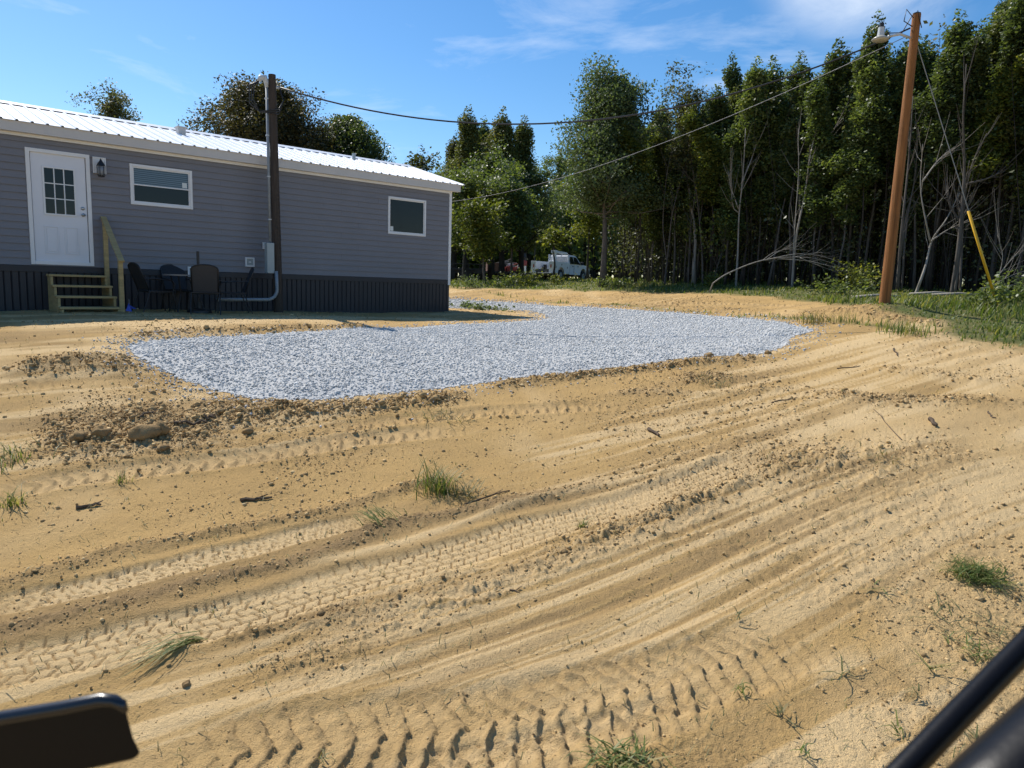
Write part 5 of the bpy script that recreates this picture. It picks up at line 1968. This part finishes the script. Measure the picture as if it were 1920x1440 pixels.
def arch(cx, cz, r, n=9):
    return [(cx - r * math.cos(math.pi * k / (n - 1)), cz + r * math.sin(math.pi * k / (n - 1))) for k in range(n)]


cab = [(-.42, .50)] + [(1.38, .50)] + arch(1.93, .50, .52) + [(2.95, .52), (3.02, .95), (2.98, 1.12), (2.75, 1.22), (1.55, 1.34), (.85, 1.93), (.60, 1.98), (-.25, 1.97), (-.42, 1.90)]
body = side_prism(cab, -.98, .98, 'body', M_TRUCK, truck, .05, (1.25, .24))
MB().box(2.98, 3.12, -.98, .98, .48, .72).build('front_bumper', M_STEEL, truck, bevel=.03)
for s in (-1, 1):
    def yk(z):
        return s * (.98 * (1 - max(0, z - 1.25) * .24) + .006)
    for o, nm in ((((-.30, 1.32), (.28, 1.32), (.28, 1.86), (-.24, 1.86)), 'rear_window'), (((.36, 1.32), (1.42, 1.32), (.84, 1.84), (.36, 1.86)), 'front_window')):
        v = [(x, yk(z), z) for x, z in o]
        m = MB().add(v, [(0, 1, 2, 3)])
        w_ = m.build('side_window', M_GLASS, truck)
        so2 = w_.modifiers.new('solid', 'SOLIDIFY')
        so2.thickness = .008
        so2.offset = 0
    for x in (.10, .98):
        MB().box(x - .10, x + .06, s * .985, s * 1.01, 1.12, 1.17).build('door_handle', M_PLASTIC, truck)
    MB().box(.30, .318, s * .975, s * .986, .60, 1.24).box(-.40, -.385, s * .975, s * .986, .60, 1.24).build('door_gap', M_PLASTIC, truck)
    MB().box(1.30, 1.46, s * 1.02, s * 1.24, 1.28, 1.52).build('wing_mirror', M_PLASTIC, truck, bevel=.03)
    MB().box(2.80, 3.02, s * .62, s * .94, .98, 1.16).build('headlight', mat('headlight_glass', (.6, .62, .65), .1, .05, 4), truck, bevel=.03)
    # tool bins of the utility body
    bin_ = [(-3.05, .56), (-2.42, .56)] + arch(-1.85, .50, .52) + [(-.48, .56), (-.48, 1.42), (-3.05, 1.42)]
    y0, y1 = sorted((s * .60, s * 1.03))
    b_ = side_prism(bin_, y0, y1, 'tool_bin', M_TRUCK, truck, .02)
    for (a, c, z0, z1) in ((-2.98, -2.42, .66, 1.36), (-2.30, -1.35, 1.06, 1.36), (-1.22, -.55, .66, 1.36)):
        MB().box(a, c, s * 1.032 - .006, s * 1.032 + .012, z0, z1).build('bin_door', M_TRUCK, b_, bevel=.008)
        MB().box((a + c) / 2 - .03, (a + c) / 2 + .03, s * 1.045 - .01, s * 1.045 + .012, (z0 + z1) / 2 - .06, (z0 + z1) / 2 + .06).build('bin_latch', M_PLASTIC, b_)
    MB().box(-3.07, -3.052, s * .78 - .05, s * .78 + .05, .95, 1.18).build('tail_lamp', M_BRLAMP, b_)
MB().box(-3.04, -.46, -.598, .598, .66, .74).build('bed_floor', M_BED, truck)
MB().box(-.52, -.44, -.598, .598, .74, 1.44).build('bed_front', M_TRUCK, truck)
MB().box(-3.03, -2.99, -.598, .598, .60, .82).build('tailgate', M_BED, truck)
MB().box(-3.32, -3.06, -.98, .98, .50, .58).build('rear_bumper', M_STEEL, truck, bevel=.02)
MB().box(-3.0, 2.8, -.5, .5, .38, .58).build('chassis', M_PLASTIC, truck)
for x in (-1.85, 1.93):
    for s in (-1, 1):
        ys = sorted((s * .70, s * 1.0))
        wv = MB()
        wv.tube([(x, ys[0], .42), (x, ys[0] + .03, .42), (x, ys[1] - .03, .42), (x, ys[1], .42)], [.36, .42, .42, .36], 24)
        wl = wv.build('wheel', M_TYRE, truck, smooth=False)
        MB().tube([(x, s * .985, .42), (x, s * 1.012, .42)], [.25, .22], 18).build('rim', M_STEEL, wl)
cb = MB()
cb.tube([(-2.62, -.80, 1.42), (-2.62, -.80, 2.02)], [.17, .15], 14)
cb.box(-2.86, -2.40, -.97, -.63, 2.00, 2.22)
cr_o = cb.build('crane', M_TRUCK, truck, bevel=.02)
MB().bar((-2.5, -.80, 2.12), (-.55, -.66, 2.10), .16, .15).bar((-.6, -.66, 2.10), (-.32, -.64, 2.10), .11, .10).build('crane_boom', M_TRUCK, cr_o, bevel=.01)
rk = MB()
for z in (1.52, 1.66, 1.80, 1.94):
    rk.box(-.56, -.50, -.92, .92, z, z + .06)
for y in (-.92, -.3, .3, .88):
    rk.box(-.57, -.49, y, y + .05, 1.42, 2.03)
rk.build('headache_rack', M_TRUCK, truck)
it = MB().box(-1.1, -.6, -.5, .1, .74, 1.25).tube([(-2.0, .35, .74), (-2.0, .35, 1.2)], [.14, .14], 12)
it.build('bed_tools', M_DARKST, truck, bevel=.02)

# ------------------------------------------------------------------ trailers left of the truck
tq = at(950, 520, 57)
tq[2] = float(base(tq[0], tq[1]))
tr = thing('equipment_trailer', 'low trailer with a rusty box and red machinery beside the truck', 'trailer', tq, R(8))
MB().box(-2.2, 2.0, -.9, .9, .50, .62).bar((2.0, -.5, .55), (3.0, 0, .52), .08, .1).bar((2.0, .5, .55), (3.0, 0, .52), .08, .1).build('trailer_deck', M_DARKST, tr)
for x in (-.5, .45):
    for s in (-1, 1):
        wl = MB().tube([(x, s * .92, .36), (x, s * 1.12, .36)], [.36, .36], 20).build('wheel', M_TYRE, tr)
        MB().tube([(x, s * 1.10, .36), (x, s * 1.13, .36)], [.18, .16], 14).build('rim', M_STEEL, wl)
bxm = MB()
for bx_ in ((-1.6, -.3, -.84, -.80, .62, 1.28), (-1.6, -.3, .4, .44, .62, 1.28), (-1.62, -1.58, -.8, .4, .62, 1.28), (-.32, -.28, -.8, .4, .62, 1.28)):
    bxm.box(*bx_)
for x in (-1.5, -1.05, -.6):
    bxm.box(x, x + .06, -.88, -.84, .62, 1.28)
tag(bxm.build('steel_box', M_RUST, None, loc=tq), 'rusty open steel box standing on the low trailer', 'box').rotation_euler = (0, 0, R(8))
mm2 = MB().box(-.1, .7, -.7, .5, .66, 1.0).bar((-.1, -.5, 1.0), (.75, -.5, 1.28), .25, .06).tube([(.3, -.2, .9), (.3, -.2, 1.35)], .05, 8).bar((.1, -.72, .7), (.9, -.72, 1.15), .1, .12)
rm = thing('mower', 'red machine with a pale engine hood on the low trailer', 'machine', tq, R(8))
mm2.build('deck', M_RED, rm, bevel=.03)
MB().box(.0, .5, -.45, .25, 1.01, 1.25).build('hood', M_LAMPGREY, rm, bevel=.05)
sc2 = MB()
gs = np.random.default_rng(4)
for k in range(9):
    a = np.array([-1.5 + 1.3 * gs.random(), -.6 + .8 * gs.random(), 1.2 + .1 * gs.random()])
    sc2.bar(a, a + np.array([1.0, gs.normal(0, .2), gs.normal(.12, .2)]), .05, .07)
tag(sc2.build('scrap_bars', M_BARKPALE, None, loc=tq), 'loose pale bars and boards piled on top of the rusty box', 'scrap').rotation_euler = (0, 0, R(8))
wq = at(978, 520, 56)
wq[2] = float(base(wq[0], wq[1]))
cp_ = thing('air_compressor', 'upright white tank and dark engine behind the trailer hitch', 'machine', wq, R(20))
MB().box(-.35, .35, -.35, .35, .25, .45).build('frame', M_DARKST, cp_)
MB().tube([(0, 0, .45), (0, 0, .55), (0, 0, 1.15), (0, 0, 1.25)], [.25, .33, .33, .2], 16).build('tank', M_TRUCK, cp_, smooth=False)
MB().box(-.25, .25, -.45, -.2, 1.1, 1.5).build('engine', M_RED, cp_, bevel=.04)
MB().tube([(.1, -.1, 1.4), (.1, -.1, 1.75), (.1, -.1, 2.1)], [.12, .2, .10], 12).build('air_filter', M_DARKST, cp_)

dq = at(872, 530, 40)
dq[2] = float(base(dq[0], dq[1]))
df = thing('flatbed_trailer', 'black flatbed trailer in deep shade just past the house corner', 'trailer', dq, R(2))
MB().box(-2.6, 1.0, -1.0, 1.0, .55, .70).box(-2.6, 1.0, -1.02, -1.0, .45, .72).build('deck', M_DARKST, df)
MB().box(-2.6, -2.54, -1.0, 1.0, .70, 1.05).box(-2.6, 1.0, -1.0, -.96, .92, .97).box(-1.2, -1.16, -1.0, -.96, .70, .92).box(.2, .24, -1.0, -.96, .70, .92).box(.96, 1.0, -1.0, 1.0, .7, .97).build('side_rail', M_DARKST, df)
MB().box(-1.3, .5, -1.14, -.95, .60, .68).build('fender', M_DARKST, df, bevel=.02)
for x in (-.85, .05):
    for s in (-1, 1):
        wl = MB().tube([(x, s * .95, .36), (x, s * 1.15, .36)], [.36, .36], 20).build('wheel', M_TYRE, df)
        MB().tube([(x, s * 1.13, .36), (x, s * 1.16, .36)], [.18, .16], 14).build('rim', M_PLASTIC, wl)

# ------------------------------------------------------------------ parts of the cab the picture was taken from
M_CABPLASTIC = mat('cab_black_plastic', (.004, .004, .005), .38, .1, 30, .05, 200, .22)


def cab_panel(name, label, cat, pix, dist, depth, bevel):
    """solid panel with the given outline at its own distance from the eye, running back from it"""
    n = len(pix)
    v = []
    for dd in (dist, dist + depth):
        for p in pix:
            d = ray(*p)
            c_ = CAM_R[0] * -.84 + CAM_R[1] * .54 + CAM_R[2]
            k = .86 if dd > dist else 1.0
            v.append(np.array([0, 0, EYE]) + (d * k + c_ * (1 - k)) * dist + c_ * (dd - dist))
    f = [tuple(range(n - 1, -1, -1)), tuple(range(n, 2 * n))] + [(i, (i + 1) % n, n + (i + 1) % n, n + i) for i in range(n)]
    o = MB().add(v, f).build(name, M_CABPLASTIC, None, bevel=bevel, seg=4)
    return tag(o, label, cat)


mir = cab_panel('truck_mirror', 'black rounded mirror housing close by at the lower left corner', 'mirror',
          [(-420, 1408), (-200, 1372), (0, 1338), (120, 1318), (190, 1304), (212, 1304), (228, 1311), (237, 1326), (243, 1350), (252, 1384), (264, 1408), (262, 1418), (252, 1424), (180, 1440), (0, 1478), (-420, 1560)], .62, .05, .006)
o0 = np.array([0, 0, EYE])
M_CABGLOSS = mat('cab_highlight_gloss', (.012, .014, .018), .25, .1, 30, 0, 200, .6)
MB().tube([o0 + ray(*p) * .622 for p in ((-420, 1417), (-200, 1381), (0, 1347), (120, 1327), (190, 1313), (214, 1314), (228, 1322), (235, 1336))], [.0065] * 5 + [.0055, .005, .003], 12).build('mirror_edge_highlight', M_CABGLOSS, mir, smooth=True)  # gloss tube added to give the housing's top edge a bluish sky highlight
P = [o0 + ray(*p) * d for p, d in (((1480, 1672), .50), ((1690, 1452), .55), ((1800, 1337), .58), ((1930, 1204), .62), ((2200, 925), .70))]
tag(MB().tube(P, [.0105] * 5, 14).build('wiper_arm', M_CABPLASTIC, None, smooth=True), 'thin black slanting bar close by at the lower right', 'wiper')
P = [o0 + ray(*p) * d for p, d in (((1700, 1700), .45), ((1905, 1490), .48), ((2040, 1360), .50), ((2400, 1010), .58))]
tag(MB().tube(P, [.036, .036, .036, .036], 18).build('windscreen_pillar', M_CABPLASTIC, None, smooth=True), 'thick black edge in the very lower right corner', 'pillar')
